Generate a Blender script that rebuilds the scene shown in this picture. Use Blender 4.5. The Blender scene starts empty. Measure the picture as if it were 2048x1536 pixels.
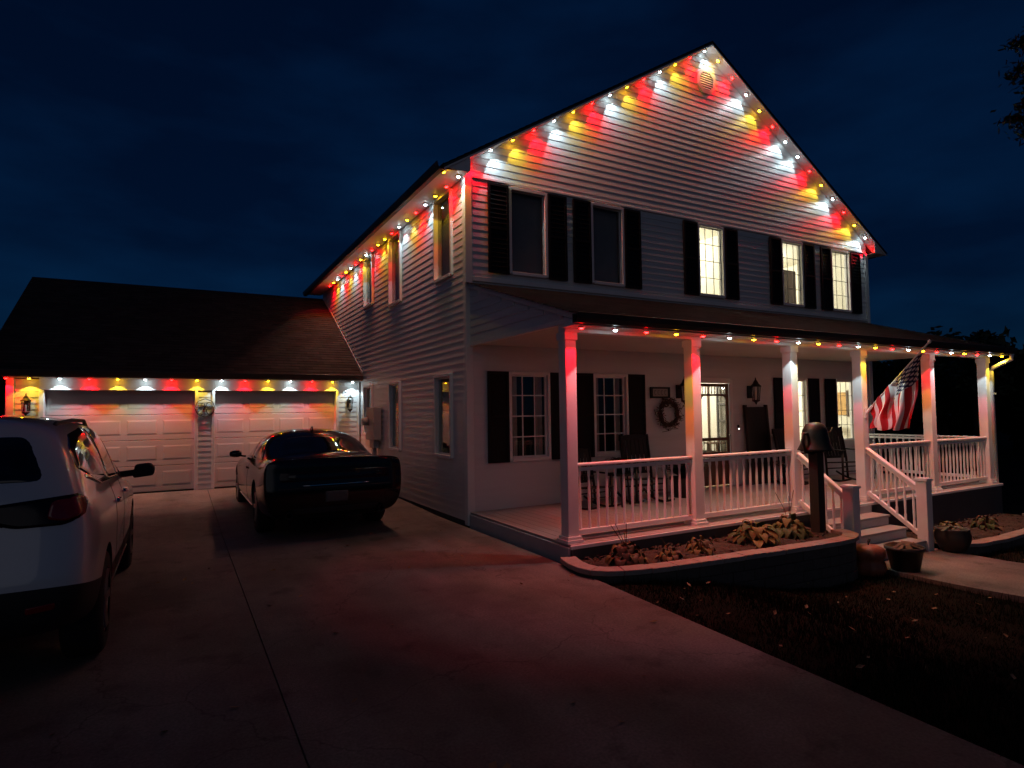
import bpy, bmesh, math, random
from mathutils import Vector, Matrix
from mathutils.bvhtree import BVHTree
random.seed(7)
R = math.radians
scene = bpy.context.scene
C = scene.collection

# ------------------------------------------------------------------ camera
cam_d = bpy.data.cameras.new('camera'); cam = bpy.data.objects.new('camera', cam_d); C.objects.link(cam)
cam_d.sensor_width = 36.0; cam_d.lens = 1204.66 / 2048 * 36; cam_d.clip_end = 2000; cam_d.clip_start = 0.05
_yaw, _pit, _rol = 0.5071, 0.0451, -0.0135
_F = Vector((math.sin(_yaw) * math.cos(_pit), math.cos(_yaw) * math.cos(_pit), math.sin(_pit)))
_r = _F.cross(Vector((0, 0, 1))).normalized(); _u = _r.cross(_F)
_r2 = _r * math.cos(_rol) + _u * math.sin(_rol); _u2 = _u * math.cos(_rol) - _r * math.sin(_rol)
_m = Matrix((( _r2.x, _u2.x, -_F.x), (_r2.y, _u2.y, -_F.y), (_r2.z, _u2.z, -_F.z))).to_4x4()
_m.translation = Vector((-3.8205, -8.2673, 1.7))
cam.matrix_world = _m
scene.camera = cam

# ------------------------------------------------------------------ world (night sky after dusk) and exposure
world = bpy.data.worlds.new('World'); scene.world = world; world.use_nodes = True
wn = world.node_tree; wn.nodes.clear()
w_out = wn.nodes.new('ShaderNodeOutputWorld'); w_bg = wn.nodes.new('ShaderNodeBackground')
w_sky = wn.nodes.new('ShaderNodeTexSky'); w_sky.sky_type = 'NISHITA'; w_sky.sun_disc = False
w_sky.sun_elevation = R(6.0); w_sky.sun_rotation = R(-150); w_sky.air_density = 1.0; w_sky.dust_density = 0.2; w_sky.ozone_density = 4.0
w_geo = wn.nodes.new('ShaderNodeTexCoord'); w_map = wn.nodes.new('ShaderNodeMapping'); w_map.inputs['Scale'].default_value = (1.2, 1.2, 3.6)
w_noise = wn.nodes.new('ShaderNodeTexNoise'); w_noise.inputs['Scale'].default_value = 2.3; w_noise.inputs['Detail'].default_value = 5; w_noise.inputs['Roughness'].default_value = 0.5
w_ramp = wn.nodes.new('ShaderNodeValToRGB')
w_ramp.color_ramp.elements[0].position = 0.38; w_ramp.color_ramp.elements[0].color = (0.014, 0.072, 0.150, 1)
w_ramp.color_ramp.elements[1].position = 0.66; w_ramp.color_ramp.elements[1].color = (0.036, 0.165, 0.300, 1)
w_mul = wn.nodes.new('ShaderNodeMix'); w_mul.data_type = 'RGBA'; w_mul.blend_type = 'MULTIPLY'; w_mul.inputs[0].default_value = 1
wn.links.new(w_geo.outputs['Generated'], w_map.inputs[0]); wn.links.new(w_map.outputs[0], w_noise.inputs['Vector'])
wn.links.new(w_noise.outputs['Fac'], w_ramp.inputs[0]); w_even = wn.nodes.new('ShaderNodeMix'); w_even.data_type = 'RGBA'; w_even.inputs[0].default_value = 0.62; w_even.inputs[7].default_value = (0.42, 1.15, 2.45, 1)
wn.links.new(w_sky.outputs[0], w_even.inputs[6]); wn.links.new(w_even.outputs[2], w_mul.inputs[6]); wn.links.new(w_ramp.outputs[0], w_mul.inputs[7])
wn.links.new(w_mul.outputs[2], w_bg.inputs[0]); wn.links.new(w_bg.outputs[0], w_out.inputs[0])
w_bg.inputs[1].default_value = 0.045
sun_d = bpy.data.lights.new('fill_sun', 'SUN'); sun_d.energy = 0.085; sun_d.angle = R(60); sun_d.color = (1.0, 0.92, 0.93)  # soft fill added to lift the walls; no real source stands there
sun_o = bpy.data.objects.new('fill_sun', sun_d); C.objects.link(sun_o)
SUN_AZ = R(209)                     # compass direction of the added fill sun, measured from +y toward +x (behind the photographer)
_sd = Vector((math.sin(SUN_AZ) * math.cos(R(9)), math.cos(SUN_AZ) * math.cos(R(9)), math.sin(R(9))))
sun_o.rotation_euler = _sd.to_track_quat('Z', 'Y').to_euler()
w_sky.sun_elevation = R(9); w_sky.sun_rotation = SUN_AZ
scene.view_settings.view_transform = 'Standard'; scene.view_settings.look = 'None'
scene.view_settings.exposure = 0.0; scene.view_settings.gamma = 1.0; scene.view_settings.use_curve_mapping = False
cy = scene.cycles
cy.use_denoising = True; cy.max_bounces = 7; cy.diffuse_bounces = 4; cy.glossy_bounces = 3; cy.transparent_max_bounces = 10
cy.caustics_reflective = False; cy.caustics_refractive = False; cy.sample_clamp_indirect = 4.0

LED_W = 25.0          # strength of one roofline light
LED_COL = {'red': (1.0, 0.002, 0.010), 'yellow': (1.0, 0.66, 0.04), 'white': (0.74, 0.95, 1.0)}
LED_GAIN = {'red': 1.35, 'yellow': 0.50, 'white': 0.66}

# ------------------------------------------------------------------ materials
def principled(name, col, rough=0.6, metal=0.0, var=0.0, vscale=8.0, bump=0.0, bscale=40.0, spec=0.5, coat=0.0, stretch=(1, 1, 1)):
    m = bpy.data.materials.new(name); m.use_nodes = True
    nt = m.node_tree; b = nt.nodes['Principled BSDF']
    b.inputs['Base Color'].default_value = (*col, 1); b.inputs['Roughness'].default_value = rough
    b.inputs['Metallic'].default_value = metal; b.inputs['Specular IOR Level'].default_value = spec
    b.inputs['Coat Weight'].default_value = coat; b.inputs['Coat Roughness'].default_value = 0.04
    if var or bump:
        tc = nt.nodes.new('ShaderNodeNewGeometry'); mp = nt.nodes.new('ShaderNodeMapping'); mp.inputs['Scale'].default_value = stretch
        nt.links.new(tc.outputs['Position'], mp.inputs[0])
    if var:
        n = nt.nodes.new('ShaderNodeTexNoise'); n.inputs['Scale'].default_value = vscale; n.inputs['Detail'].default_value = 6
        n.inputs['Roughness'].default_value = 0.65
        nt.links.new(mp.outputs[0], n.inputs['Vector'])
        rp = nt.nodes.new('ShaderNodeMapRange'); rp.inputs[1].default_value = 0.3; rp.inputs[2].default_value = 0.7
        rp.inputs[3].default_value = 1 - var; rp.inputs[4].default_value = 1 + var
        mx = nt.nodes.new('ShaderNodeMix'); mx.data_type = 'RGBA'; mx.blend_type = 'MULTIPLY'; mx.inputs[0].default_value = 1
        mx.inputs[6].default_value = (*col, 1)
        nt.links.new(n.outputs['Fac'], rp.inputs[0]); nt.links.new(rp.outputs[0], mx.inputs[7]); nt.links.new(mx.outputs[2], b.inputs['Base Color'])
    if bump:
        n2 = nt.nodes.new('ShaderNodeTexNoise'); n2.inputs['Scale'].default_value = bscale; n2.inputs['Detail'].default_value = 5
        nt.links.new(mp.outputs[0], n2.inputs['Vector'])
        bp = nt.nodes.new('ShaderNodeBump'); bp.inputs['Strength'].default_value = bump; bp.inputs['Distance'].default_value = 0.01
        nt.links.new(n2.outputs['Fac'], bp.inputs['Height']); nt.links.new(bp.outputs[0], b.inputs['Normal'])
    return m

M = {}
M['siding'] = principled('vinyl_siding', (0.60, 0.61, 0.63), 0.42, var=0.07, vscale=1.3, bump=0.25, bscale=60, stretch=(.3, .3, 6))
M['trim'] = principled('white_trim', (0.70, 0.70, 0.70), 0.45, var=0.05, vscale=3)
M['railing'] = principled('white_vinyl_rail', (0.74, 0.73, 0.72), 0.35, var=0.04, vscale=6)
M['soffit'] = principled('soffit_vinyl', (0.66, 0.66, 0.66), 0.5, var=0.04, vscale=4)
M['ceiling'] = principled('porch_ceiling_paint', (0.58, 0.54, 0.50), 0.6, var=0.05, vscale=2)
M['dark_trim'] = principled('dark_brown_metal', (0.035, 0.027, 0.025), 0.45, var=0.1, vscale=5)
M['shutter'] = principled('black_shutter', (0.006, 0.006, 0.007), 0.6, spec=0.2)
M['door_paint'] = principled('garage_door_paint', (0.50, 0.475, 0.46), 0.45, var=0.05, vscale=2, bump=0.15, bscale=90)
M['foundation'] = principled('foundation_block', (0.10, 0.09, 0.085), 0.9, var=0.2, vscale=6, bump=0.5)
M['deck'] = principled('painted_deck', (0.30, 0.28, 0.28), 0.55, var=0.12, vscale=9, stretch=(6, .6, 1), bump=0.2)
M['skirt'] = principled('porch_skirt_paint', (0.42, 0.42, 0.44), 0.6, var=0.1, vscale=4)
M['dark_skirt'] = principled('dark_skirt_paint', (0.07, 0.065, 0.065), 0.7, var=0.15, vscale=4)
M['blackmetal'] = principled('black_metal', (0.008, 0.008, 0.008), 0.45, spec=0.4)
M['grey_metal'] = principled('grey_meter_metal', (0.30, 0.29, 0.29), 0.5, metal=0.2, var=0.08, vscale=6)
M['white_metal'] = principled('white_metal', (0.66, 0.66, 0.64), 0.35, var=0.04)
M['wood_black'] = principled('black_painted_wood', (0.010, 0.009, 0.009), 0.5, spec=0.35)
M['wood_brown'] = principled('brown_door_wood', (0.10, 0.055, 0.03), 0.5, var=0.2, vscale=14, stretch=(1, 1, .1))
M['post_wood'] = principled('dark_post_wood', (0.022, 0.016, 0.012), 0.8, var=0.25, vscale=10, stretch=(1, 1, .15), bump=0.4)
M['cream'] = principled('cream_room_wall', (0.80, 0.77, 0.66), 0.8, var=0.02)
M['room_floor'] = principled('room_floor_wood', (0.28, 0.17, 0.09), 0.5, var=0.15)
M['dark_room'] = principled('unlit_room', (0.05, 0.047, 0.045), 0.9)
M['curtain'] = principled('sheer_curtain', (0.50, 0.46, 0.44), 0.9, var=0.05)
M['blind'] = principled('dark_window_shade', (0.5, 0.5, 0.48), 0.8, var=0.12, vscale=2)
M['muntin_dark'] = principled('dark_grille', (0.06, 0.055, 0.05), 0.5)
M['cap_stone'] = principled('cap_stone', (0.27, 0.225, 0.20), 0.9, var=0.18, vscale=9, bump=0.6)
M['block'] = principled('retaining_block', (0.07, 0.06, 0.055), 0.95, var=0.2, vscale=8, bump=0.8, bscale=25)
M['mulch'] = principled('mulch', (0.045, 0.028, 0.02), 0.95, var=0.5, vscale=30, bump=1.0, bscale=60)
M['rust_pot'] = principled('terracotta_glaze', (0.26, 0.07, 0.035), 0.5, var=0.2, vscale=8)
M['dark_pot'] = principled('dark_pot', (0.02, 0.016, 0.014), 0.5, var=0.2)
M['bell'] = principled('cast_iron', (0.014, 0.012, 0.010), 0.5, metal=0.2, var=0.25, vscale=18)
M['terracotta'] = principled('tan_artwork', (0.52, 0.30, 0.10), 0.7, var=0.3, vscale=9)
M['trunk'] = principled('bark', (0.05, 0.035, 0.025), 0.95, var=0.3, vscale=9, bump=1.0)
M['tire'] = principled('tyre_rubber', (0.010, 0.010, 0.010), 0.8, bump=0.3, bscale=120)
M['alloy'] = principled('alloy_rim', (0.30, 0.30, 0.31), 0.3, metal=0.9)
M['chrome'] = principled('chrome', (0.75, 0.75, 0.75), 0.08, metal=1.0)
M['carblack'] = principled('black_car_paint', (0.006, 0.006, 0.0065), 0.10, spec=0.45)
M['carwhite'] = principled('white_car_paint', (0.60, 0.60, 0.62), 0.28, coat=1.0)
M['cladding'] = principled('black_plastic', (0.012, 0.012, 0.013), 0.65, bump=0.1)
M['carglass'] = principled('car_glass', (0.004, 0.004, 0.005), 0.03, spec=0.7)
M['taillamp'] = principled('red_tail_lens', (0.22, 0.004, 0.008), 0.12, coat=0.5)
M['taillamp_dark'] = principled('dark_tail_lens', (0.010, 0.003, 0.004), 0.15, spec=0.3)
M['plate'] = principled('plate_white', (0.08, 0.085, 0.085), 0.5, var=0.15, vscale=40)
M['print'] = principled('dark_print', (0.13, 0.11, 0.105), 0.6)
M['sign_face'] = principled('sign_face', (0.30, 0.28, 0.27), 0.6, var=0.1, vscale=20)

def leaf_mat(name, col, var, spec=0.3):
    m = principled(name, col, 0.6, var=var, vscale=3.0, spec=spec)
    return m
M['hosta'] = leaf_mat('hosta_leaf_green', (0.055, 0.07, 0.02), 0.3)
M['hosta_yellow'] = leaf_mat('hosta_leaf_yellow', (0.15, 0.115, 0.035), 0.3)
M['hosta_brown'] = leaf_mat('hosta_leaf_withered', (0.10, 0.062, 0.034), 0.35)
M['fern'] = leaf_mat('dark_fern', (0.02, 0.03, 0.012), 0.3)
M['mum'] = leaf_mat('faded_mum', (0.10, 0.055, 0.03), 0.4)
M['foliage'] = leaf_mat('night_foliage', (0.030, 0.040, 0.018), 0.3)
M['deadleaf'] = leaf_mat('fallen_leaf', (0.20, 0.14, 0.07), 0.5)
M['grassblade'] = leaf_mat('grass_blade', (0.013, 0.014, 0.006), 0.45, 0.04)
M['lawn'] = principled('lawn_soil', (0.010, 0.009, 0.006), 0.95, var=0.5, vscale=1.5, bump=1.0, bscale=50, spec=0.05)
M['twig'] = principled('dry_twigs', (0.075, 0.04, 0.028), 0.9, var=0.3, vscale=20)

def concrete(name, col):
    m = principled(name, col, 0.85, var=0.20, vscale=1.1, bump=0.35, bscale=120, spec=0.35)
    nt = m.node_tree; b = nt.nodes['Principled BSDF']
    src = b.inputs['Base Color'].links[0].from_socket
    geo = nt.nodes.new('ShaderNodeNewGeometry')
    n = nt.nodes.new('ShaderNodeTexNoise'); n.inputs['Scale'].default_value = 55; n.inputs['Detail'].default_value = 3
    nt.links.new(geo.outputs['Position'], n.inputs['Vector'])
    rp = nt.nodes.new('ShaderNodeMapRange'); rp.inputs[1].default_value = .35; rp.inputs[2].default_value = .65; rp.inputs[3].default_value = .8; rp.inputs[4].default_value = 1.15
    mx = nt.nodes.new('ShaderNodeMix'); mx.data_type = 'RGBA'; mx.blend_type = 'MULTIPLY'; mx.inputs[0].default_value = 1
    nt.links.new(n.outputs['Fac'], rp.inputs[0]); nt.links.new(src, mx.inputs[6]); nt.links.new(rp.outputs[0], mx.inputs[7])
    last = mx.outputs[2]
    # weathering: broad damp blotches, dark stains, streaks worn by tyres along the drive, hairline cracks
    for sc_, st_, lo, hi, a_, b_ in ((0.55, (1, 1, 1), .36, .64, .62, 1.18), (2.6, (1, 1, 1), .56, .70, 1.0, .55), (1.6, (1, .12, 1), .42, .66, 1.06, .74)):
        mp = nt.nodes.new('ShaderNodeMapping'); mp.inputs['Scale'].default_value = st_; mp.inputs['Location'].default_value = (sc_ * 3, sc_, 0); nt.links.new(geo.outputs['Position'], mp.inputs[0])
        n = nt.nodes.new('ShaderNodeTexNoise'); n.inputs['Scale'].default_value = sc_; n.inputs['Detail'].default_value = 7; n.inputs['Roughness'].default_value = .6
        nt.links.new(mp.outputs[0], n.inputs['Vector'])
        rp = nt.nodes.new('ShaderNodeMapRange'); rp.inputs[1].default_value = lo; rp.inputs[2].default_value = hi; rp.inputs[3].default_value = a_; rp.inputs[4].default_value = b_
        mx = nt.nodes.new('ShaderNodeMix'); mx.data_type = 'RGBA'; mx.blend_type = 'MULTIPLY'; mx.inputs[0].default_value = 1
        nt.links.new(n.outputs['Fac'], rp.inputs[0]); nt.links.new(last, mx.inputs[6]); nt.links.new(rp.outputs[0], mx.inputs[7]); last = mx.outputs[2]
    vo = nt.nodes.new('ShaderNodeTexVoronoi'); vo.feature = 'DISTANCE_TO_EDGE'; vo.inputs['Scale'].default_value = .38
    wn_ = nt.nodes.new('ShaderNodeTexNoise'); wn_.inputs['Scale'].default_value = 1.7; wn_.inputs['Detail'].default_value = 6
    vm = nt.nodes.new('ShaderNodeVectorMath'); vm.operation = 'MULTIPLY_ADD'; vm.inputs[1].default_value = (.9, .9, .9)
    nt.links.new(geo.outputs['Position'], wn_.inputs['Vector']); nt.links.new(wn_.outputs['Color'], vm.inputs[0]); nt.links.new(geo.outputs['Position'], vm.inputs[2]); nt.links.new(vm.outputs[0], vo.inputs['Vector'])
    rp = nt.nodes.new('ShaderNodeMapRange'); rp.inputs[1].default_value = 0; rp.inputs[2].default_value = .004; rp.inputs[3].default_value = .55; rp.inputs[4].default_value = 1
    mx = nt.nodes.new('ShaderNodeMix'); mx.data_type = 'RGBA'; mx.blend_type = 'MULTIPLY'; mx.inputs[0].default_value = 1
    nt.links.new(vo.outputs['Distance'], rp.inputs[0]); nt.links.new(last, mx.inputs[6]); nt.links.new(rp.outputs[0], mx.inputs[7]); nt.links.new(mx.outputs[2], b.inputs['Base Color'])
    return m
M['concrete'] = concrete('driveway_concrete', (0.15, 0.145, 0.138))
M['walk'] = concrete('walk_concrete', (0.20, 0.17, 0.145))

def shingle_mat():
    m = bpy.data.materials.new('asphalt_shingles'); m.use_nodes = True; nt = m.node_tree; b = nt.nodes['Principled BSDF']
    uv = nt.nodes.new('ShaderNodeUVMap'); br = nt.nodes.new('ShaderNodeTexBrick')
    br.inputs['Scale'].default_value = 1.0; br.inputs['Brick Width'].default_value = 0.30; br.inputs['Row Height'].default_value = 0.14
    br.inputs['Mortar Size'].default_value = 0.004; br.inputs['Color1'].default_value = (0.036, 0.031, 0.030, 1); br.inputs['Color2'].default_value = (0.066, 0.057, 0.054, 1)
    br.inputs['Mortar'].default_value = (0.025, 0.02, 0.018, 1); br.inputs['Bias'].default_value = 0.0
    n = nt.nodes.new('ShaderNodeTexNoise'); n.inputs['Scale'].default_value = 4; n.inputs['Detail'].default_value = 8
    mx = nt.nodes.new('ShaderNodeMix'); mx.data_type = 'RGBA'; mx.blend_type = 'MULTIPLY'; mx.inputs[0].default_value = 0.7
    nt.links.new(uv.outputs[0], br.inputs['Vector']); nt.links.new(uv.outputs[0], n.inputs['Vector'])
    nt.links.new(br.outputs['Color'], mx.inputs[6]); nt.links.new(n.outputs['Fac'], mx.inputs[7]); nt.links.new(mx.outputs[2], b.inputs['Base Color'])
    b.inputs['Roughness'].default_value = 0.95; b.inputs['Specular IOR Level'].default_value = 0.2
    bp = nt.nodes.new('ShaderNodeBump'); bp.inputs['Strength'].default_value = 0.4; bp.inputs['Distance'].default_value = 0.01
    nt.links.new(br.outputs['Color'], bp.inputs['Height']); nt.links.new(bp.outputs[0], b.inputs['Normal'])
    return m
M['shingle'] = shingle_mat()

def glass_mat(name, tint, base):
    m = bpy.data.materials.new(name); m.use_nodes = True; nt = m.node_tree; nt.nodes.clear()
    o = nt.nodes.new('ShaderNodeOutputMaterial'); mx = nt.nodes.new('ShaderNodeMixShader')
    tr = nt.nodes.new('ShaderNodeBsdfTransparent'); tr.inputs[0].default_value = (*tint, 1)
    gl = nt.nodes.new('ShaderNodeBsdfGlossy'); gl.inputs['Roughness'].default_value = 0.02
    lw = nt.nodes.new('ShaderNodeLayerWeight'); lw.inputs[0].default_value = 0.5
    pw = nt.nodes.new('ShaderNodeMath'); pw.operation = 'POWER'; pw.inputs[1].default_value = 4.0
    ad = nt.nodes.new('ShaderNodeMath'); ad.operation = 'ADD'; ad.use_clamp = True; ad.inputs[1].default_value = base + 0.03
    nt.links.new(lw.outputs['Facing'], pw.inputs[0]); nt.links.new(pw.outputs[0], ad.inputs[0]); nt.links.new(ad.outputs[0], mx.inputs[0])
    nt.links.new(tr.outputs[0], mx.inputs[1]); nt.links.new(gl.outputs[0], mx.inputs[2]); nt.links.new(mx.outputs[0], o.inputs[0])
    return m
M['glass'] = glass_mat('window_glass', (0.93, 0.95, 0.93), 0.03)
M['screen'] = glass_mat('screened_glass', (0.75, 0.75, 0.75), 0.0)
M['screenmesh'] = glass_mat('insect_screen', (0.85, 0.85, 0.85), 0.0)

def emit(name, col, s):
    m = bpy.data.materials.new(name); m.use_nodes = True; nt = m.node_tree; nt.nodes.clear()
    o = nt.nodes.new('ShaderNodeOutputMaterial'); e = nt.nodes.new('ShaderNodeEmission'); e.inputs[0].default_value = (*col, 1); e.inputs[1].default_value = s
    nt.links.new(e.outputs[0], o.inputs[0]); return m
M['led_red'] = emit('led_red', (1.0, 0.002, 0.002), 170); M['led_yellow'] = emit('led_yellow', (1.0, 0.50, 0.006), 75); M['led_white'] = emit('led_white', (0.75, 0.97, 1.0), 75)
M['bell_led'] = emit('doorbell_light', (1, .95, .85), 4)

def flag_mat():
    m = bpy.data.materials.new('flag_cloth'); m.use_nodes = True; nt = m.node_tree; b = nt.nodes['Principled BSDF']; b.inputs['Roughness'].default_value = 0.8
    uv = nt.nodes.new('ShaderNodeUVMap'); sp = nt.nodes.new('ShaderNodeSeparateXYZ'); nt.links.new(uv.outputs[0], sp.inputs[0])
    def mth(op, a, bb=None, c=None):
        n = nt.nodes.new('ShaderNodeMath'); n.operation = op
        for i, v in enumerate((a, bb, c)):
            if v is None: continue
            if isinstance(v, (int, float)): n.inputs[i].default_value = v
            else: nt.links.new(v, n.inputs[i])
        return n.outputs[0]
    u, v = sp.outputs[0], sp.outputs[1]           # u: hoist -> fly, v: 0 bottom .. 1 top
    s = mth('FLOOR', mth('MULTIPLY', v, 13.0)); odd = mth('MODULO', s, 2.0)         # 0 = red stripe
    mix = nt.nodes.new('ShaderNodeMix'); mix.data_type = 'RGBA'; nt.links.new(odd, mix.inputs[0])
    mix.inputs[6].default_value = (0.40, 0.008, 0.016, 1); mix.inputs[7].default_value = (0.72, 0.70, 0.68, 1)
    can = mth('MULTIPLY', mth('LESS_THAN', u, 0.4), mth('GREATER_THAN', v, 6 / 13))
    uu = mth('MULTIPLY', u, 6 / 0.4); vv = mth('MULTIPLY', mth('SUBTRACT', v, 6 / 13), 5 / (7 / 13))
    def dots(du, dv):
        a = mth('SUBTRACT', mth('FRACT', mth('ADD', uu, du)), 0.5); c = mth('SUBTRACT', mth('FRACT', mth('ADD', vv, dv)), 0.5)
        return mth('LESS_THAN', mth('ADD', mth('MULTIPLY', a, a), mth('MULTIPLY', c, c)), 0.05)
    st = mth('MAXIMUM', dots(0, 0), dots(.5, .5))
    mc = nt.nodes.new('ShaderNodeMix'); mc.data_type = 'RGBA'; nt.links.new(st, mc.inputs[0]); mc.inputs[6].default_value = (0.010, 0.014, 0.06, 1); mc.inputs[7].default_value = (.6, .6, .6, 1)
    mf = nt.nodes.new('ShaderNodeMix'); mf.data_type = 'RGBA'; nt.links.new(can, mf.inputs[0]); nt.links.new(mix.outputs[2], mf.inputs[6]); nt.links.new(mc.outputs[2], mf.inputs[7])
    nt.links.new(mf.outputs[2], b.inputs['Base Color'])
    return m
M['flag'] = flag_mat()

# ------------------------------------------------------------------ mesh helpers
class MB:
    def __init__(s): s.v = []; s.f = []; s.uv = None
    def quad(s, a, b, c, d):
        i = len(s.v); s.v += [tuple(a), tuple(b), tuple(c), tuple(d)]; s.f.append((i, i + 1, i + 2, i + 3)); return s
    def tri(s, a, b, c):
        i = len(s.v); s.v += [tuple(a), tuple(b), tuple(c)]; s.f.append((i, i + 1, i + 2)); return s
    def box(s, x0, x1, y0, y1, z0, z1):
        i = len(s.v)
        s.v += [(x, y, z) for z in (z0, z1) for y in (y0, y1) for x in (x0, x1)]
        s.f += [tuple(i + k for k in q) for q in ((0, 2, 3, 1), (4, 5, 7, 6), (0, 1, 5, 4), (2, 6, 7, 3), (0, 4, 6, 2), (1, 3, 7, 5))]; return s
    def prism(s, poly, a, b, axis):
        """extrude a 2D polygon along axis ('x': poly is (y,z); 'y': (x,z); 'z': (x,y)) from a to b"""
        n = len(poly); i = len(s.v)
        for t in (a, b):
            for p, q in poly:
                s.v.append({'x': (t, p, q), 'y': (p, t, q), 'z': (p, q, t)}[axis])
        s.f.append(tuple(i + k for k in range(n))[::-1]); s.f.append(tuple(i + n + k for k in range(n)))
        for k in range(n):
            s.f.append((i + k, i + (k + 1) % n, i + n + (k + 1) % n, i + n + k))
        return s
    def tube(s, pts, rad, n=8, caps=True):
        pts = [Vector(p) for p in pts]; i0 = len(s.v)
        rads = rad if isinstance(rad, (list, tuple)) else [rad] * len(pts)
        for k, p in enumerate(pts):
            d = (pts[min(k + 1, len(pts) - 1)] - pts[max(k - 1, 0)]).normalized()
            up = Vector((0, 0, 1)) if abs(d.z) < 0.95 else Vector((1, 0, 0))
            a = d.cross(up).normalized(); b = a.cross(d)
            for j in range(n):
                t = 2 * math.pi * j / n; s.v.append(tuple(p + (a * math.cos(t) + b * math.sin(t)) * rads[k]))
        for k in range(len(pts) - 1):
            for j in range(n):
                a0 = i0 + k * n + j; a1 = i0 + k * n + (j + 1) % n; s.f.append((a0, a1, a1 + n, a0 + n))
        if caps:
            s.f.append(tuple(i0 + j for j in range(n))[::-1]); s.f.append(tuple(i0 + (len(pts) - 1) * n + j for j in range(n)))
        return s
    def bar(s, p, q, w, h):
        """rectangular bar p->q, width w (horizontal), height h"""
        p = Vector(p); q = Vector(q); d = (q - p).normalized(); up = Vector((0, 0, 1)) if abs(d.z) < 0.98 else Vector((0, 1, 0))
        a = d.cross(up).normalized() * w / 2; b = a.cross(d).normalized() * h / 2; i = len(s.v)
        for c in (p, q):
            for sa, sb in ((-1, -1), (1, -1), (1, 1), (-1, 1)): s.v.append(tuple(c + a * sa + b * sb))
        s.f += [(i, i + 3, i + 2, i + 1), (i + 4, i + 5, i + 6, i + 7)] + [(i + k, i + (k + 1) % 4, i + 4 + (k + 1) % 4, i + 4 + k) for k in range(4)]
        return s
    def lathe(s, prof, c=(0, 0, 0), n=24, axis='z', squash=1.0):
        i0 = len(s.v); m = len(prof)
        for j in range(n):
            t = 2 * math.pi * j / n
            for r, h in prof:
                a, b = r * math.cos(t), r * math.sin(t) * squash
                p = {'z': (a, b, h), 'x': (h, a, b), 'y': (a, h, b)}[axis]
                s.v.append((c[0] + p[0], c[1] + p[1], c[2] + p[2]))
        for j in range(n):
            for k in range(m - 1):
                a = i0 + j * m + k; b = i0 + ((j + 1) % n) * m + k
                s.f.append((a, b, b + 1, a + 1))
        return s
    def mesh(s, name, mat=None, smooth=False):
        me = bpy.data.meshes.new(name); me.from_pydata(s.v, [], s.f); me.update()
        if mat: me.materials.append(M[mat] if isinstance(mat, str) else mat)
        if smooth: me.polygons.foreach_set('use_smooth', [True] * len(me.polygons))
        return me

def fix_normals(me):
    bm = bmesh.new(); bm.from_mesh(me); bmesh.ops.recalc_face_normals(bm, faces=bm.faces); bm.to_mesh(me); bm.free()

def tag(o, label=None, cat=None, group=None, kind=None):
    if label: o['label'] = label
    if cat: o['category'] = cat
    if group: o['group'] = group
    if kind: o['kind'] = kind
    return o
def thing(name, loc, label, cat, group=None):
    o = bpy.data.objects.new(name, None); C.objects.link(o); o.location = loc; o.empty_display_size = 0.2
    return tag(o, label, cat, group)
def wloc(o):
    v = Vector(o.location)
    while o.parent: o = o.parent; v = v + Vector(o.location) if False else v
    return v
ORIG = {}
def add(name, me, parent=None, mat=None, smooth=False, bevel=0.0):
    """link a mesh built in world coordinates (MB or Mesh); parents only translate"""
    if isinstance(me, MB): me = me.mesh(name, mat, smooth)
    o = bpy.data.objects.new(name, me); C.objects.link(o)
    if parent:
        o.parent = parent; base = ORIG.get(parent.name)
        base = base if base is not None else Vector(parent.location)
        ORIG[o.name] = base
        o.matrix_parent_inverse = Matrix.Translation(-base) if parent.type == 'EMPTY' else Matrix.Identity(4)
    else: ORIG[o.name] = Vector((0, 0, 0))
    if bevel:
        b = o.modifiers.new('bevel', 'BEVEL'); b.width = bevel; b.segments = 2; b.limit_method = 'ANGLE'
    return o
def inst(name, me, parent, loc, scale=(1, 1, 1), rot=(0, 0, 0)):
    """another object of a shared mesh at a world position under a parent"""
    o = add(name, me, parent); o.location = loc; o.scale = scale; o.rotation_euler = rot
    return o

def gz(x, y):
    t = min(max((x + 0.15) / 3.4, 0), 1); s = t * t * (3 - 2 * t)
    z = -0.045 - 0.40 * s - 0.012 * max(x - 3.3, 0)
    if x < -9: z -= 0.01 * (-9 - x)
    return z
def dz(y):
    return 0.0 if y < 1 else 0.14 * min((y - 1) / 5.0, 1.0)

def local(name, me, parent, mat=None, smooth=False):
    """link a mesh built in its thing's own coordinates"""
    if isinstance(me, MB): me = me.mesh(name, mat, smooth)
    o = bpy.data.objects.new(name, me); C.objects.link(o); o.parent = parent
    return o

# ================================================================== the setting: ground, driveway, walk
W = 10.46; HS = 5.31; SL = 0.62; G = 6.11; DE = 10.4; PD = 2.5; ZP = 0.20
def zrake(x): return 5.55 + SL * (x if x <= W / 2 else W - x)

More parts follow.
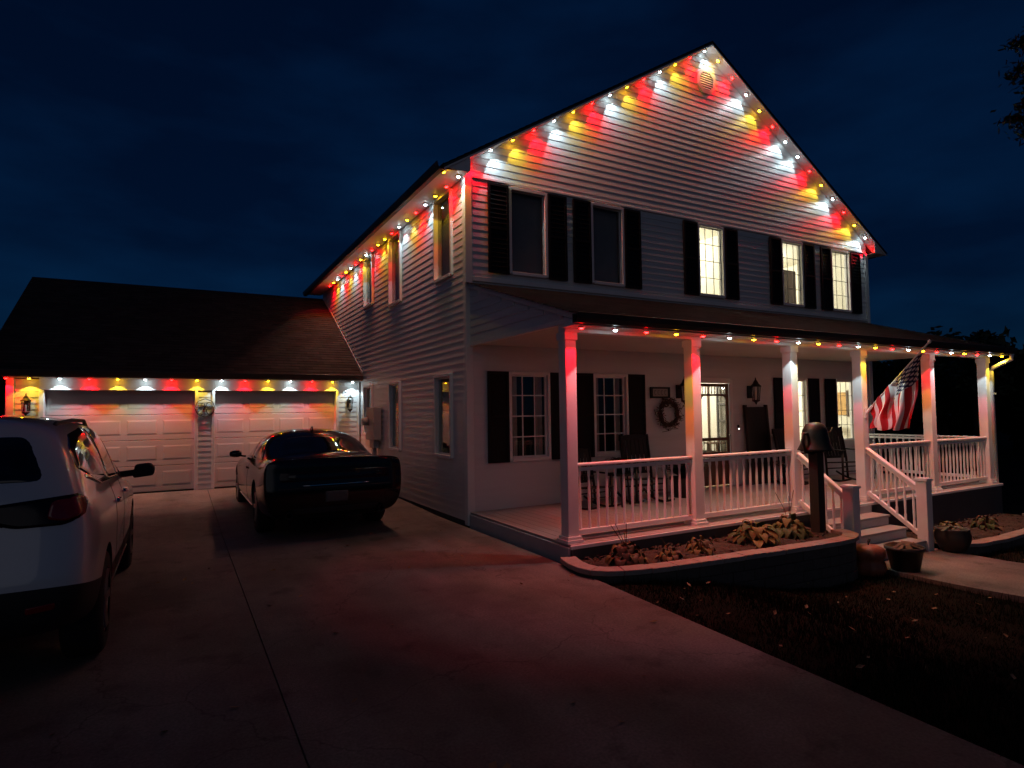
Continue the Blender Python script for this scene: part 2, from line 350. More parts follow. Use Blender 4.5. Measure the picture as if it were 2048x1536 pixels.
xs = [-400, -150, -60, -30, -18, -12, -9.05] + [-9 + 0.6 * i for i in range(15)] + [-0.3 + 0.22 * i for i in range(50)] + [11, 13, 17, 25, 40, 80, 180, 450]
ys = [-300, -100, -40, -20, -14] + [-11 + 0.5 * i for i in range(20)] + [-1, 0, 2, 6, 12, 20, 40, 80, 200, 500]
mb = MB()
rg = random.Random(3)
for yv in ys:
    for xv in xs:
        z = gz(xv, yv) + (rg.uniform(-.015, .015) if xv > 0 and yv < -2 else 0)
        if -9 <= xv <= -0.1: z = -0.06
        mb.v.append((xv, yv, z))
nx = len(xs)
for j in range(len(ys) - 1):
    for i in range(nx - 1):
        a = j * nx + i; mb.f.append((a, a + 1, a + 1 + nx, a + nx))
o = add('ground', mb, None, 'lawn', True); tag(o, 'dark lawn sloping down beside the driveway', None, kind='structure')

# driveway slabs, each with its own edges (joint at x = -3.25)
drive = bpy.data.objects.new('driveway', None); C.objects.link(drive); tag(drive, 'pale concrete driveway leading up to the garage', None, kind='structure')
yj = [-22, -12, 1.0, 6.07]
def redge(y): return -0.07 - 0.055 * max(0, min(-2.4 - y, 6)) if y < -2.4 else -0.07
for k in range(len(yj) - 1):
    ya, yb = yj[k] + 0.0015, yj[k + 1] - 0.0015
    for (xa, xb) in ((-9.0, -6.257), (-6.25, -3.2535), (-3.2465, None)):
        mb = MB(); n = 26
        for q in range(n + 1):
            y = ya + (yb - ya) * q / n; xr = redge(y) if xb is None else xb
            z = dz(y)
            for x in (xa, xr): mb.v.append((x, y, z))
            for x in (xa, xr): mb.v.append((x, y, z - 0.12))
        for q in range(n):
            a = q * 4; b = a + 4
            mb.f += [(a, a + 1, b + 1, b), (a + 1, a + 3, b + 3, b + 1), (a, b, b + 2, a + 2)]
        e = n * 4; mb.f += [(0, 2, 3, 1), (e, e + 1, e + 3, e + 2)]
        o = add('slab', mb, drive, 'concrete'); 
        b = o.modifiers.new('bevel', 'BEVEL'); b.width = 0.003; b.segments = 2; b.limit_method = 'ANGLE'

# front walk from the steps, curving off to the right front
mb = MB(); n = 24
for q in range(n + 1):
    t = q / n; y = -3.25 - 4.2 * t; xo = 0.9 * max(0, t - 0.25) ** 1.5 * 4
    xa, xb = 4.15 + xo * .35, 5.95 + xo
    mb.v += [(xa, y, -0.395), (xb, y, -0.40), (xa, y, -0.6), (xb, y, -0.6)]
for q in range(n):
    a = q * 4; b = a + 4; mb.f += [(a, a + 1, b + 1, b), (a + 1, a + 3, b + 3, b + 1), (a, b, b + 2, a + 2)]
fixme = mb.mesh('walk', 'walk'); fix_normals(fixme)
tag(add('front_walk', fixme), 'concrete walk leading away from the porch steps', None, kind='structure')

# ================================================================== house
house = thing('house', (W / 2, DE / 2, 0), 'white sided two storey house with front porch and attached double garage', 'house')
BH = 0.1143
prof = [(0, 0), (.0125, 0), (.0125, .005), (.0045, BH + .008), (0, BH + .008)]
unitF = MB().prism([(-a, b) for a, b in prof], 0, 1, 'x').mesh('siding_board', 'siding')     # faces -y, runs along x
unitS = MB().prism([(-a, b) for a, b in prof], 0, 1, 'y').mesh('siding_board_side', 'siding')  # faces -x, runs along y
for me in (unitF, unitS): fix_normals(me)

def spans(a, b, cuts):
    out = [(a, b)]
    for c0, c1 in cuts:
        nx_ = []
        for s0, s1 in out:
            if c1 <= s0 or c0 >= s1: nx_.append((s0, s1)); continue
            if c0 - s0 > .01: nx_.append((s0, c0))
            if s1 - c1 > .01: nx_.append((c1, s1))
        out = nx_
    return out

def wall_parts(name, box):
    o = add(name, box, house, 'foundation'); return o
# wall bodies: thin sheathing frames (foundation strips carry the siding boards)
wall_front = add('front_wall', MB().box(0.02, W - .02, 0.02, 0.06, -0.7, 0.05), house, 'foundation')
wall_side = add('side_wall', MB().box(0.02, 0.06, 0.065, DE, -0.7, 0.05), house, 'foundation')
wall_garage = add('garage_wall', MB().box(-6.6, -6.05, G + .02, G + .06, -0.4, 0.12).box(-3.50, -3.12, G + .02, G + .06, -.4, .12).box(-.57, .02, G + .02, G + .06, -.4, .12), house, 'foundation')
wall_porch = None

UW = [(0.755, 1.455), (2.36, 3.06), (4.89, 5.59), (7.33, 8.03), (9.03, 9.73)]     # upper windows
LW = [(0.715, 1.455), (2.345, 3.075), (7.33, 8.03), (9.03, 9.73)]                 # lower windows
UZ = (3.875, 5.265); LZ = (0.93, 2.31)
DOOR = (4.74, 5.70, ZP, 2.26)
SWU = [(0.52, 1.26, 3.89, 5.29), (3.04, 3.78, 3.89, 5.29), (4.99, 5.70, 4.15, 5.29)]
SWL = [(0.58, 1.29, 0.97, 2.31), (3.12, 3.79, 0.96, 2.31), (5.06, 5.725, 1.215, 2.33)]
zb = 0.05; k = 0
while zb < zrake(W / 2) - 0.05:
    zt = zb + BH; cuts = []
    for wins, (w0, w1) in ((UW, UZ), (LW, LZ), ([DOOR[:2]], DOOR[2:])):
        for a, b in wins:
            if zt > w0 and zb < w1:
                cuts.append((a, b))
                if zb < w0 - .012: inst('siding_board', unitF, wall_front, (a, 0.02, zb), (b - a, 1, (w0 - .012 - zb) / BH))
                if zt > w1 + .02: inst('siding_board', unitF, wall_front, (a, 0.02, w1 + .008), (b - a, 1, (zt - w1 - .008) / BH))
    if zb < HS - .02 and zt < zrake(0):
        for s0, s1 in spans(0.10, W - 0.10, cuts):
            inst('siding_board', unitF, wall_front, (s0, 0.02, zb), (s1 - s0, 1, 1))
    else:
        def xl(z): return max((z - 5.55) / SL, 0.0) if z > 5.55 else 0.0
        a0, a1 = xl(zb) + .02, min(xl(zt) + .02, W / 2 - .01)
        m2 = MB()
        for x0, x1 in ((a0, a1),):
            pr = [(-p, q) for p, q in prof]
            i = 0
            for sgn in (0, 1):
                for p, q in pr:
                    xx = (x0 + (x1 - x0) * min(q / BH, 1))
                    m2.v.append((xx if sgn == 0 else W - xx, 0.02 + p, zb + q))
            nn = len(pr); m2.f.append(tuple(range(nn))); m2.f.append(tuple(range(nn, 2 * nn))[::-1])
            for q in range(nn): m2.f.append((q, q + nn, (q + 1) % nn + nn, (q + 1) % nn))
        me = m2.mesh('gable_board', 'siding'); fix_normals(me)
        add('siding_board', me, wall_front)
    zb += BH
# side wall boards
zb = 0.05
while zb < HS:
    zt = zb + BH; cuts = []
    for a, b, c, d in SWU + SWL:
        if zt > c and zb < d:
            cuts.append((a, b))
            if zb < c - .012: inst('siding_board', unitS, wall_side, (0.02, a, zb), (1, b - a, (c - .012 - zb) / BH))
            if zt > d + .02: inst('siding_board', unitS, wall_side, (0.02, a, d + .008), (1, b - a, (zt - d - .008) / BH))
    # garage roof line swallows the far part
    yend = G if zt < 2.62 else min(DE, (zb - 2.67) / 0.58 + 6.02 + 0.12)
    yend = max(yend, G)
    for s0, s1 in spans(0.10, yend, cuts):
        inst('siding_board', unitS, wall_side, (0.02, s0, zb), (1, s1 - s0, 1))
    zb += BH
# garage strips (header boards above doors are plain trim)
for (x0, x1, z1, z0) in ((-6.50, -6.13, 2.45, .14), (-3.44, -3.18, 2.22, .14), (-0.50, -0.02, 2.45, .14)):
    zb = z0
    while zb < z1 - .03:
        inst('siding_board', unitF, wall_garage, (x0, G + .02, zb), (x1 - x0, 1, min(1, (z1 - zb) / BH)))
        zb += BH
# plain back walls (closed shell)
add('back_wall', MB().prism([(0.02, -.7), (W - .02, -.7), (W - .02, 5.5), (W / 2, zrake(W / 2) - .05), (0.02, 5.5)], DE - .06, DE, 'y'), house, 'siding')
add('right_wall', MB().box(W - .06, W - .02, .065, DE - .065, -.7, 5.5), house, 'siding')
add('garage_end_wall', MB().prism([(G + .065, -.4), (14.2, -.4), (14.2, 2.5), (10.2, 4.9), (G + .065, 2.5)], -6.6, -6.56, 'x'), house, 'siding')

# corner boards and trim
def tr(name, x0, x1, y0, y1, z0, z1, mat='trim', par=None, bev=0.006):
    return add(name, MB().box(x0, x1, y0, y1, z0, z1), par or house, mat, bevel=bev)
tr('corner_board', -0.018, 0.10, -0.018, 0.019, 0.0, HS - .005); tr('corner_board', -0.018, 0.019, 0.0195, 0.10, 0.0, HS - .005)
tr('corner_board', W - .10, W + .018, -0.018, 0.019, -0.45, HS - .005)
tr('corner_board', -6.62, -6.50, G - .018, G + .019, 0.0, 2.45)
tr('inner_corner_trim', -0.06, -0.022, G - .03, G + .005, .14, 2.45)
tr('frieze_board', 0.105, W - .105, -0.014, 0.018, UZ[1] + .045, HS + .04)
tr('belt_trim', 0.105, W - .105, -0.022, 0.018, 3.70, 3.775)

# windows -----------------------------------------------------------------
def window(wall, a, b, z0, z1, style, label=None):
    """wall 'F' (y=0 plane, a..b along x) or 'S' (x=0 plane, a..b along y)"""
    def bx(m, a0, a1, d0, d1, c0, c1):       # d: depth, negative = outward
        if wall == 'F': m.box(a0, a1, d0, d1, c0, c1)
        else: m.box(d0, d1, a0, a1, c0, c1)
        return m
    fw = 0.036; out = -0.035
    m = MB(); bx(m, a - .012, a + fw, out, .09, z0, z1); bx(m, b - fw, b + .012, out, .09, z0, z1)
    bx(m, a + fw, b - fw, out, .09, z1 - fw, z1 + .012); bx(m, a + fw, b - fw, out - .01, .09, z0 - .015, z0 + fw)
    fr = add('window', m, house, 'trim', bevel=.004)
    if label: fr['label'] = label
    zm = (z0 + z1) / 2
    ia, ib = a + fw, b - fw
    m = MB(); sw = {'lit': .016, 'shade': .012}.get(style, .026)
    for c0, c1, d in (((z0 + fw, z1 - fw, .03),)):
        bx(m, ia, ia + sw, d, d + .022, c0, c1); bx(m, ib - sw, ib, d, d + .022, c0, c1)
        bx(m, ia + sw, ib - sw, d, d + .022, c0, c0 + sw); bx(m, ia + sw, ib - sw, d, d + .022, c1 - sw, c1)
    add('sash', m, fr, 'trim' if style != 'shade' else 'trim')
    m = MB(); bx(m, ia + .005, ib - .005, .040, .0425, z0 + fw, z1 - fw)
    add('pane', m, fr, 'glass' if style in ('lit', 'dark', 'side') else 'screen')
    if style in ('lit', 'dark'):
        gm = 'muntin_dark' if style == 'lit' else 'trim'; g = .0048 if style == 'lit' else .009
        for i in (1, 2):
            p = ia + (ib - ia) * i / 3; m = MB(); bx(m, p - g, p + g, .024, .033, z0 + fw, z1 - fw); add('muntin', m, fr, gm)
        for i in (1, 2, 3):
            q = z0 + fw + (z1 - z0 - 2 * fw) * i / 4; m = MB(); bx(m, ia, ib, .0245, .0325, q - g, q + g); add('muntin', m, fr, gm)
    # jamb liner and unlit room behind the glass
    if style != 'lit':
        m = MB(); dp = 0.6
        bx(m, a - .05, b + .05, dp, dp + .02, z0 - .05, z1 + .05); bx(m, a - .07, a - .05, .09, dp, z0 - .05, z1 + .05); bx(m, b + .05, b + .07, .09, dp, z0 - .05, z1 + .05)
        bx(m, a - .05, b + .05, .09, dp, z1 + .05, z1 + .07); bx(m, a - .05, b + .05, .09, dp, z0 - .07, z0 - .05)
        add('room_lining', m, fr, 'dark_room')
        if style == 'dark':
            for c0, c1 in ((a + .03, a + .24), (b - .16, b - .03)):
                m = MB(); n = 14; i0 = 0
                for q in range(n + 1):
                    p = c0 + (c1 - c0) * q / n; d = .16 + .02 * math.sin(q * 1.9)
                    for z in (z0, z1 - .03): m.v.append((p, d, z) if wall == 'F' else (d, p, z))
                for q in range(n): m.f.append((2 * q, 2 * q + 2, 2 * q + 3, 2 * q + 1))
                add('curtain', m, fr, 'curtain', True)
        else:
            m = MB(); bx(m, a + .02, b - .02, .13, .14, z0 + (0.02 if style == 'shade' else .55 * (z1 - z0)), z1); add('window_shade', m, fr, 'blind')
    return fr
window('F', *UW[0], *UZ, 'shade'); window('F', *UW[1], *UZ, 'shade')
for i in (2, 3, 4): window('F', *UW[i], *UZ, 'lit')
window('F', *LW[0], *LZ, 'dark'); window('F', *LW[1], *LZ, 'dark'); window('F', *LW[2], *LZ, 'lit'); window('F', *LW[3], *LZ, 'lit')
for a, b, c, d in SWU: window('S', a, b, c, d, 'shade')
for a, b, c, d in SWL: window('S', a, b, c, d, 'side')
# head trim over the lit windows reads as a lighter band
def shutter(x0, x1, z0, z1):
    m = MB(); y = -0.05; s = .04
    m.box(x0, x0 + s, y, -.017, z0, z1).box(x1 - s, x1, y, -.017, z0, z1)
    zm = z0 + (z1 - z0) * .5
    for q in (z0, zm - s / 2, z1 - s): m.box(x0 + s, x1 - s, y, -.017, q, q + s)
    sh = add('shutter', m, house, 'shutter')
    for c0, c1 in ((z0 + s, zm - s / 2), (zm + s / 2, z1 - s)):
        n = 9; lm = MB()
        for q in range(n):
            zc = c0 + (c1 - c0) * (q + .5) / n; h = (c1 - c0) / n * .62
            lm.prism([(-.022, zc + h), (-.018, zc + h), (-.040, zc - h), (-.044, zc - h)], x0 + s, x1 - s, 'x')
        add('louver_panel', lm, sh, 'shutter')
for a, b in UW: shutter(a - .385, a - .022, UZ[0] - .02, UZ[1] + .005); shutter(b + .022, b + .385, UZ[0] - .02, UZ[1] + .005)
for a, b in LW: shutter(a - .385, a - .022, LZ[0] - .02, LZ[1] + .01); shutter(b + .022, b + .385, LZ[0] - .02, LZ[1] + .01)

# lit rooms ----------------------------------------------------------------
def lamp(name, loc, watts, col=(1.0, 0.94, 0.80), rad=0.12):
    l = bpy.data.lights.new(name, 'POINT'); l.energy = watts; l.color = col; l.shadow_soft_size = rad
    o = bpy.data.objects.new(name, l); C.objects.link(o); o.parent = house; o.matrix_parent_inverse = Matrix.Translation(-house.location); o.location = loc
def room(x0, x1, z0, z1, depth, watts, lampx=None):
    m = MB(); y0 = 0.095; t = .03
    m.box(x0 - t, x0, y0, depth, z0, z1).box(x1, x1 + t, y0, depth, z0, z1).box(x0 - t, x1 + t, depth, depth + t, z0, z1).box(x0 - t, x1 + t, y0, depth + t, z1, z1 + t)
    rm = add('lit_room', m, house, 'cream')
    add('room_floor', MB().box(x0 - t, x1 + t, y0, depth + t, z0 - t, z0 - .002), rm, 'room_floor')
    lamp('room_lamp', ((x0 + x1) / 2 if lampx is None else lampx, depth * .6, z1 - .35), watts)
    return rm
r1 = room(4.3, 6.3, 2.85, 5.42, 2.6, 105)
r2 = room(6.75, 10.30, 2.85, 5.42, 3.0, 175)
add('wardrobe', MB().box(7.93, 8.40, .42, .85, 2.86, 4.78), r2, 'wood_brown', bevel=.01)
r3 = room(4.2, 6.5, ZP, 2.62, 3.0, 125)
r4 = room(6.75, 10.30, ZP, 2.62, 3.2, 210)
pic = add('framed_picture', MB().box(10.262, 10.285, .52, .84, 1.50, 2.05), r4, 'terracotta')
add('picture_frame', MB().box(10.255, 10.295, .48, .52, 1.46, 2.09).box(10.255, 10.295, .84, .88, 1.46, 2.09), r4, 'wood_brown')
add('plant_stand', MB().tube([(10.0, .7, ZP), (10.0, .7, 1.25)], .02, 8).lathe([(.0001, 1.25), (.16, 1.25), (.16, 1.28), (.0001, 1.28)], (10.0, .7, 0), 16), r4, 'wood_black')
add('dresser', MB().box(4.5, 5.3, 2.15, 2.57, 2.86, 3.75), r1, 'wood_brown', bevel=.01)
add('wall_picture', MB().box(5.45, 5.95, 2.57, 2.595, 4.2, 4.75), r1, 'terracotta')
add('bookcase', MB().box(9.3, 10.1, 2.55, 2.97, 2.86, 4.35), r2, 'wood_brown', bevel=.01)
add('sofa', MB().box(7.2, 9.0, 2.2, 3.1, ZP, .75).box(7.2, 9.0, 2.85, 3.15, .75, 1.15), r4, 'wood_brown', bevel=.05)
# inner glass door, casing and bench seen past the screen door (they stand along the hall's right wall)
m = MB().box(6.42, 6.46, .62, .66, ZP, 2.2).box(6.42, 6.46, 1.00, 1.04, ZP, 2.2)
for q in range(6): m.box(6.425, 6.455, .66, 1.00, .30 + q * .37, .335 + q * .37)
add('inner_glass_door', m, r3, 'muntin_dark')
add('inner_door_panes', MB().box(6.435, 6.445, .66, 1.00, ZP, 2.2), r3, 'screen')
add('hall_casing', MB().box(6.46, 6.49, 1.30, 1.33, ZP, 2.25).box(6.46, 6.49, 1.34, 1.95, 2.2, 2.25), r3, 'wood_brown')
add('hall_bench', MB().box(6.0, 6.45, 1.10, 1.75, ZP, .78), r3, 'post_wood', bevel=.02)
add('hall_table_legs', MB().box(6.1, 6.14, .75, .79, ZP, .95).box(6.1, 6.14, 1.0, 1.04, ZP, .95).box(6.05, 6.42, .72, 1.07, .95, .98), r3, 'wood_brown')

# front door: casing and spindled screen door ---------------------------------
x0, x1, z0, z1 = DOOR
cas = add('front_door', MB().box(x0 - .01, x0 + .07, -.035, .09, z0, z1).box(x1 - .07, x1 + .01, -.035, .09, z0, z1).box(x0 + .07, x1 - .07, -.035, .09, z1 - .07, z1 + .03), house, 'trim', bevel=.005)
a, b = x0 + .075, x1 - .075; s = .075
m = MB().box(a, a + s, .0, .03, z0 + .03, z1 - .08).box(b - s, b, .0, .03, z0 + .03, z1 - .08)
for q0, q1 in ((z0 + .03, z0 + .17), (z0 + .62, z0 + .67), (z0 + .88, z0 + .94), (z1 - .32, z1 - .28), (z1 - .14, z1 - .08)): m.box(a + s, b - s, .001, .029, q0, q1)
sd = add('screen_door', m, cas, 'wood_brown', bevel=.004)
def spindles(zA, zB, n):
    for i in range(n):
        p = a + s + (b - a - 2 * s) * (i + .5) / n
        add('spindle', MB().lathe([(.004, zA), (.011, zA + .02), (.006, (zA + zB) / 2), (.011, zB - .02), (.004, zB)], (p, .015, 0), 8), cas, 'wood_brown', True)
spindles(z1 - .28, z1 - .14, 8); spindles(z0 + .67, z0 + .88, 7)
for sg, px in ((1, a + s), (-1, b - s)):
    add('corner_bracket', MB().prism([(px, z1 - .32), (px + sg * .07, z1 - .32), (px + sg * .03, z1 - .34), (px, z1 - .39)], .008, .022, 'y'), cas, 'wood_brown')
add('insect_screen', MB().box(a + s, b - s, .0135, .0155, z0 + .17, z1 - .14), cas, 'screenmesh')
add('kick_panel', MB().box(a + s, b - s, .009, .024, z0 + .17, z0 + .62), cas, 'wood_brown')
add('door_knob', MB().lathe([(0, -.06), (.02, -.055), (.025, -.04), (.012, -.02), (.012, 0)], (b - .035, 0, z0 + .98), 10, 'y'), cas, 'chrome', True)
db = add('doorbell', MB().box(5.83, 5.87, -.035, -.018, 1.27, 1.37), house, 'blackmetal')
add('doorbell_button', MB().box(5.838, 5.862, -.04, -.035, 1.28, 1.305), db, 'bell_led')

# roofs ----------------------------------------------------------------------
def shingled(name, p0, udir, ulen, vdir, vlen, parent, mat='shingle', expo=0.14):
    """stepped shingle courses; p0 = eave corner, udir along the eave, vdir up the slope"""
    u = Vector(udir).normalized(); v = Vector(vdir).normalized(); nrm = u.cross(v).normalized()
    if nrm.z < 0: nrm = -nrm
    p0 = Vector(p0); m = MB(); uvs = []
    n = int(math.ceil(vlen / expo)); rr = random.Random(5)
    for k in range(n):
        va, vb = k * expo, min((k + 1) * expo + .02, vlen)
        a = p0 + v * va + nrm * .013; b = p0 + v * vb + nrm * .004; e = p0 + v * va
        m.quad(a, a + u * ulen, b + u * ulen, b); uvs += [(0, va), (ulen, va), (ulen, va + expo * .999), (0, va + expo * .999)]
        m.quad(e, e + u * ulen, a + u * ulen, a); uvs += [(0, va), (ulen, va), (ulen, va + .01), (0, va + .01)]
    me = m.mesh(name, mat); uvl = me.uv_layers.new(name='UVMap')
    for li, uvv in enumerate(uvs): uvl.data[li].uv = uvv
    return add(name, me, parent)
TH = 0.055
roof = add('roof', MB().prism([(-.43, zrake(-.43)), (W / 2, zrake(W / 2)), (W + .43, zrake(W + .43)), (W + .43, zrake(W + .43) + TH), (W / 2, zrake(W / 2) + TH), (-.43, zrake(-.43) + TH)], -.20, DE + .2, 'y'), house, 'dark_trim')
fix_normals(roof.data)
sl = math.hypot(1, SL)
shingled('shingles', (-.46, -.222, zrake(-.46) + TH + .004), (0, 1, 0), DE + .5, (1, 0, SL), (W / 2 + .47) * sl, roof)
shingled('shingles', (W + .46, -.222, zrake(W + .46) + TH + .004), (0, 1, 0), DE + .5, (-1, 0, SL), (W / 2 + .47) * sl, roof)
# rake soffits (white undersides) with the pale edge that catches the lights
for sg in (0, 1):
    pts = [(-.41, zrake(-.41) - .004), (W / 2, zrake(W / 2) - .004), (W / 2, zrake(W / 2) - .016), (-.41, zrake(-.41) - .016)]
    pts = [(x if not sg else W - x, z) for x, z in pts]
    me = MB().prism(pts, -.202, .018, 'y').mesh('rake_soffit', 'soffit'); fix_normals(me); add('rake_soffit', me, house)
    pts2 = [(-.43, zrake(-.43) - .018), (W / 2, zrake(W / 2) - .018), (W / 2, zrake(W / 2) + .012), (-.43, zrake(-.43) + .012)]
    pts2 = [(x if not sg else W - x, z) for x, z in pts2]
    me = MB().prism(pts2, -.214, -.2025, 'y').mesh('rake_edge_trim', 'trim'); fix_normals(me); add('rake_edge_trim', me, house)
tr('eave_soffit', -.42, -.02, -.198, DE + .1, 5.30, 5.312, 'soffit', bev=0); tr('eave_soffit', W + .02, W + .42, -.198, DE + .1, 5.30, 5.312, 'soffit', bev=0)
for sg in (0, 1):
    pts = [(-.415, 5.313), (0.0, 5.313), (0.0, zrake(0) - .02), (-.41, zrake(-.41) - .02)]
    pts = [(x if not sg else W - x, z) for x, z in pts]
    me = MB().prism(pts, -.195, -.183, 'y').mesh('eave_return', 'trim'); fix_normals(me); add('eave_return', me, house)
def gutter(name, p0, p1, axis):
    # K-style trough
    if axis == 'y':
        x = p0[0]; s = -1 if x < 2 else 1
        pr = [(x, 0), (x + s * .075, 0), (x + s * .10, .05), (x + s * .115, .11), (x + s * .105, .115), (x + s * .09, .055), (x + s * .07, .012), (x + s * .01, .012), (x + s * .01, .10), (x, .10)]
        me = MB().prism([(a, b + p0[2]) for a, b in pr], p0[1], p1[1], 'y')
    else:
        y = p0[1]
        pr = [(y, 0), (y - .075, 0), (y - .10, .05), (y - .115, .11), (y - .105, .115), (y - .09, .055), (y - .07, .012), (y - .01, .012), (y - .01, .10), (y, .10)]
        me = MB().prism([(a, b + p0[2]) for a, b in pr], p0[0], p1[0], 'x')
    me = me.mesh(name, 'dark_trim'); fix_normals(me); return add(name, me, house)
gutter('gutter', (-.432, -.205, 5.262), (-.432, DE + .2, 5.262), 'y')
# gable vent ------------------------------------------------------------------
oc = [(5.25 + .275 * math.cos(R(22.5 + 45 * i)), 8.16 + .275 * math.sin(R(22.5 + 45 * i))) for i in range(8)]
ic = [(5.25 + .195 * math.cos(R(22.5 + 45 * i)), 8.16 + .195 * math.sin(R(22.5 + 45 * i))) for i in range(8)]
m = MB()
for yy in (-.055,):
    for i in range(8):
        j = (i + 1) % 8
        m.quad((oc[i][0], -.020, oc[i][1]), (oc[j][0], -.020, oc[j][1]), (ic[j][0], -.026, ic[j][1]), (ic[i][0], -.026, ic[i][1]))
        m.quad((oc[i][0], .0, oc[i][1]), (oc[j][0], .0, oc[j][1]), (oc[j][0], -.020, oc[j][1]), (oc[i][0], -.020, oc[i][1]))
        m.quad((ic[i][0], -.026, ic[i][1]), (ic[j][0], -.026, ic[j][1]), (ic[j][0], -.0, ic[j][1]), (ic[i][0], -.0, ic[i][1]))
me = m.mesh('gable_vent', 'trim'); fix_normals(me); vent = add('gable_vent', me, house)
add('vent_back', MB().prism(ic, -.002, .0, 'y'), vent, 'shutter')
for i in range(8):
    z = 8.16 - .165 + i * .047; hw = min(.185, .185 * 1.05 if abs(z - 8.16) < .08 else .265 - abs(z - 8.16) - .008)
    add('louver', MB().prism([(-.008, z + .030), (-.012, z + .032), (-.025, z), (-.021, z - .002)], 5.25 - hw, 5.25 + hw, 'x'), vent, 'trim')

# garage front: header, doors, roof -------------------------------------------
tr('garage_header', -6.13, -0.50, G - .012, G + .03, 2.225, 2.455)
for x0, x1 in ((-6.13, -6.05), (-3.50, -3.44), (-3.18, -3.12), (-.57, -.50)): tr('door_jamb', x0, x1, G - .012, G + .22, .0, 2.2245)
GD = G + .20
for (x0, x1) in ((-6.05, -3.50), (-3.12, -0.57)):
    nsec = 4; h = (2.26 - .14) / nsec
    first = None
    for q in range(nsec):
        za, zb_ = .142 + q * h + .004, .142 + (q + 1) * h - .004
        d = add('garage_door' if first is None else 'door_section', MB().box(x0, x1, GD, GD + .04, za, zb_), house if first is None else first, 'door_paint', bevel=.006)
        if first is None: first = d
        nP = 4; pw = (x1 - x0) / nP
        for c in range(nP):
            a0, a1 = x0 + c * pw + .05, x0 + (c + 1) * pw - .05; b0, b1 = za + .11, zb_ - .11
            mm = MB()
            mm.quad((a0, GD - .001, b0), (a1, GD - .001, b0), (a1 - .03, GD - .007, b0 + .03), (a0 + .03, GD - .007, b0 + .03))
            mm.quad((a1, GD - .001, b0), (a1, GD - .001, b1), (a1 - .03, GD - .007, b1 - .03), (a1 - .03, GD - .007, b0 + .03))
            mm.quad((a1, GD - .001, b1), (a0, GD - .001, b1), (a0 + .03, GD - .007, b1 - .03), (a1 - .03, GD - .007, b1 - .03))
            mm.quad((a0, GD - .001, b1), (a0, GD - .001, b0), (a0 + .03, GD - .007, b0 + .03), (a0 + .03, GD - .007, b1 - .03))
            mm.quad((a0 + .03, GD - .007, b0 + .03), (a1 - .03, GD - .007, b0 + .03), (a1 - .03, GD - .007, b1 - .03), (a0 + .03, GD - .007, b1 - .03))
            add('raised_panel', mm, first, 'door_paint')
    add('weather_strip', MB().box(x0, x1, GD - .01, GD + .04, .118, .141), first, 'cladding')
# garage roof
GS = 0.58
def zg(y): return 2.60 + GS * (y - 5.82)
gro = add('garage_roof', MB().prism([(5.80, zg(5.80)), (10.2, zg(10.2)), (14.5, zg(10.2) - GS * 4.3), (14.5, zg(10.2) - GS * 4.3 - .15), (10.2, zg(10.2) - .15), (5.80, zg(5.80) - .13)], -6.93, -.03, 'x'), house, 'dark_trim')
fix_normals(gro.data)
shingled('shingles', (-6.96, 5.76, zg(5.76) + .005), (1, 0, 0), 6.92, (0, 1, GS), 4.44 * math.hypot(1, GS), gro)
tr('garage_soffit', -6.62, -.02, 5.82, G + .015, 2.456, 2.466, 'soffit', bev=0)
gutter('gutter', (-6.93, 5.80, 2.47), (-.04, 5.80, 2.47), 'x')
add('roof_flashing', MB().prism([(5.83, zg(5.83) + .02), (10.15, zg(10.15) + .02), (10.15, zg(10.15) + .075), (5.83, zg(5.83) + .075)], -.028, -.018, 'x'), house, 'trim')
tr('garage_rake_board', -6.95, -6.935, 5.8, 5.9, 2.45, 2.6, 'dark_trim', bev=0)

# meter box on the side wall ---------------------------------------------------
mt = thing('electric_meter', (0, 4.6, 0.4), 'grey electric meter box with conduit on the side wall', 'meter box')
add('box', MB().box(-.19, -.019, 4.32, 4.92, 1.12, 1.82), mt, 'grey_metal', bevel=.015)
add('glass_meter', MB().lathe([(0, -.32), (.06, -.315), (.085, -.29), (.09, -.19), (0, -.19)], (0, 4.78, 1.52), 16, 'x'), mt, 'grey_metal', True)
add('conduit', MB().tube([(-.09, 4.62, 1.12), (-.09, 4.62, .1)], .055, 12), mt, 'grey_metal', True)
add('lower_box', MB().box(-.15, -.019, 4.46, 4.78, .95, 1.119), mt, 'grey_metal', bevel=.01)

# ================================================================== porch (part of the house)
PX = [0.12, 2.10, 4.08, 5.80, 7.85, 9.85]; PE = 9.98
deck = add('porch_deck', MB().box(.03, PE - .03, -2.62, -.001, ZP - .12, ZP - .032), house, 'dark_skirt')
nb = 69; bw = (PE - .02) / nb
boardme = MB().box(0.002, bw - .003, -2.66, -.02, ZP - .028, ZP).mesh('deck_board', 'deck')
for i in range(nb): inst('deck_board', boardme, deck, (.02 + i * bw, 0, 0))
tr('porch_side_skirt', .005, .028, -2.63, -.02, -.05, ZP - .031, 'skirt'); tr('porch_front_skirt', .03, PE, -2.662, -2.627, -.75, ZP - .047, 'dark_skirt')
tr('deck_edge_board', .0, PE + .01, -2.685, -2.662, ZP - .045, ZP - .002, 'railing'); tr('porch_end_skirt', PE - .02, PE, -2.62, 0, -.75, ZP - .031, 'dark_skirt')
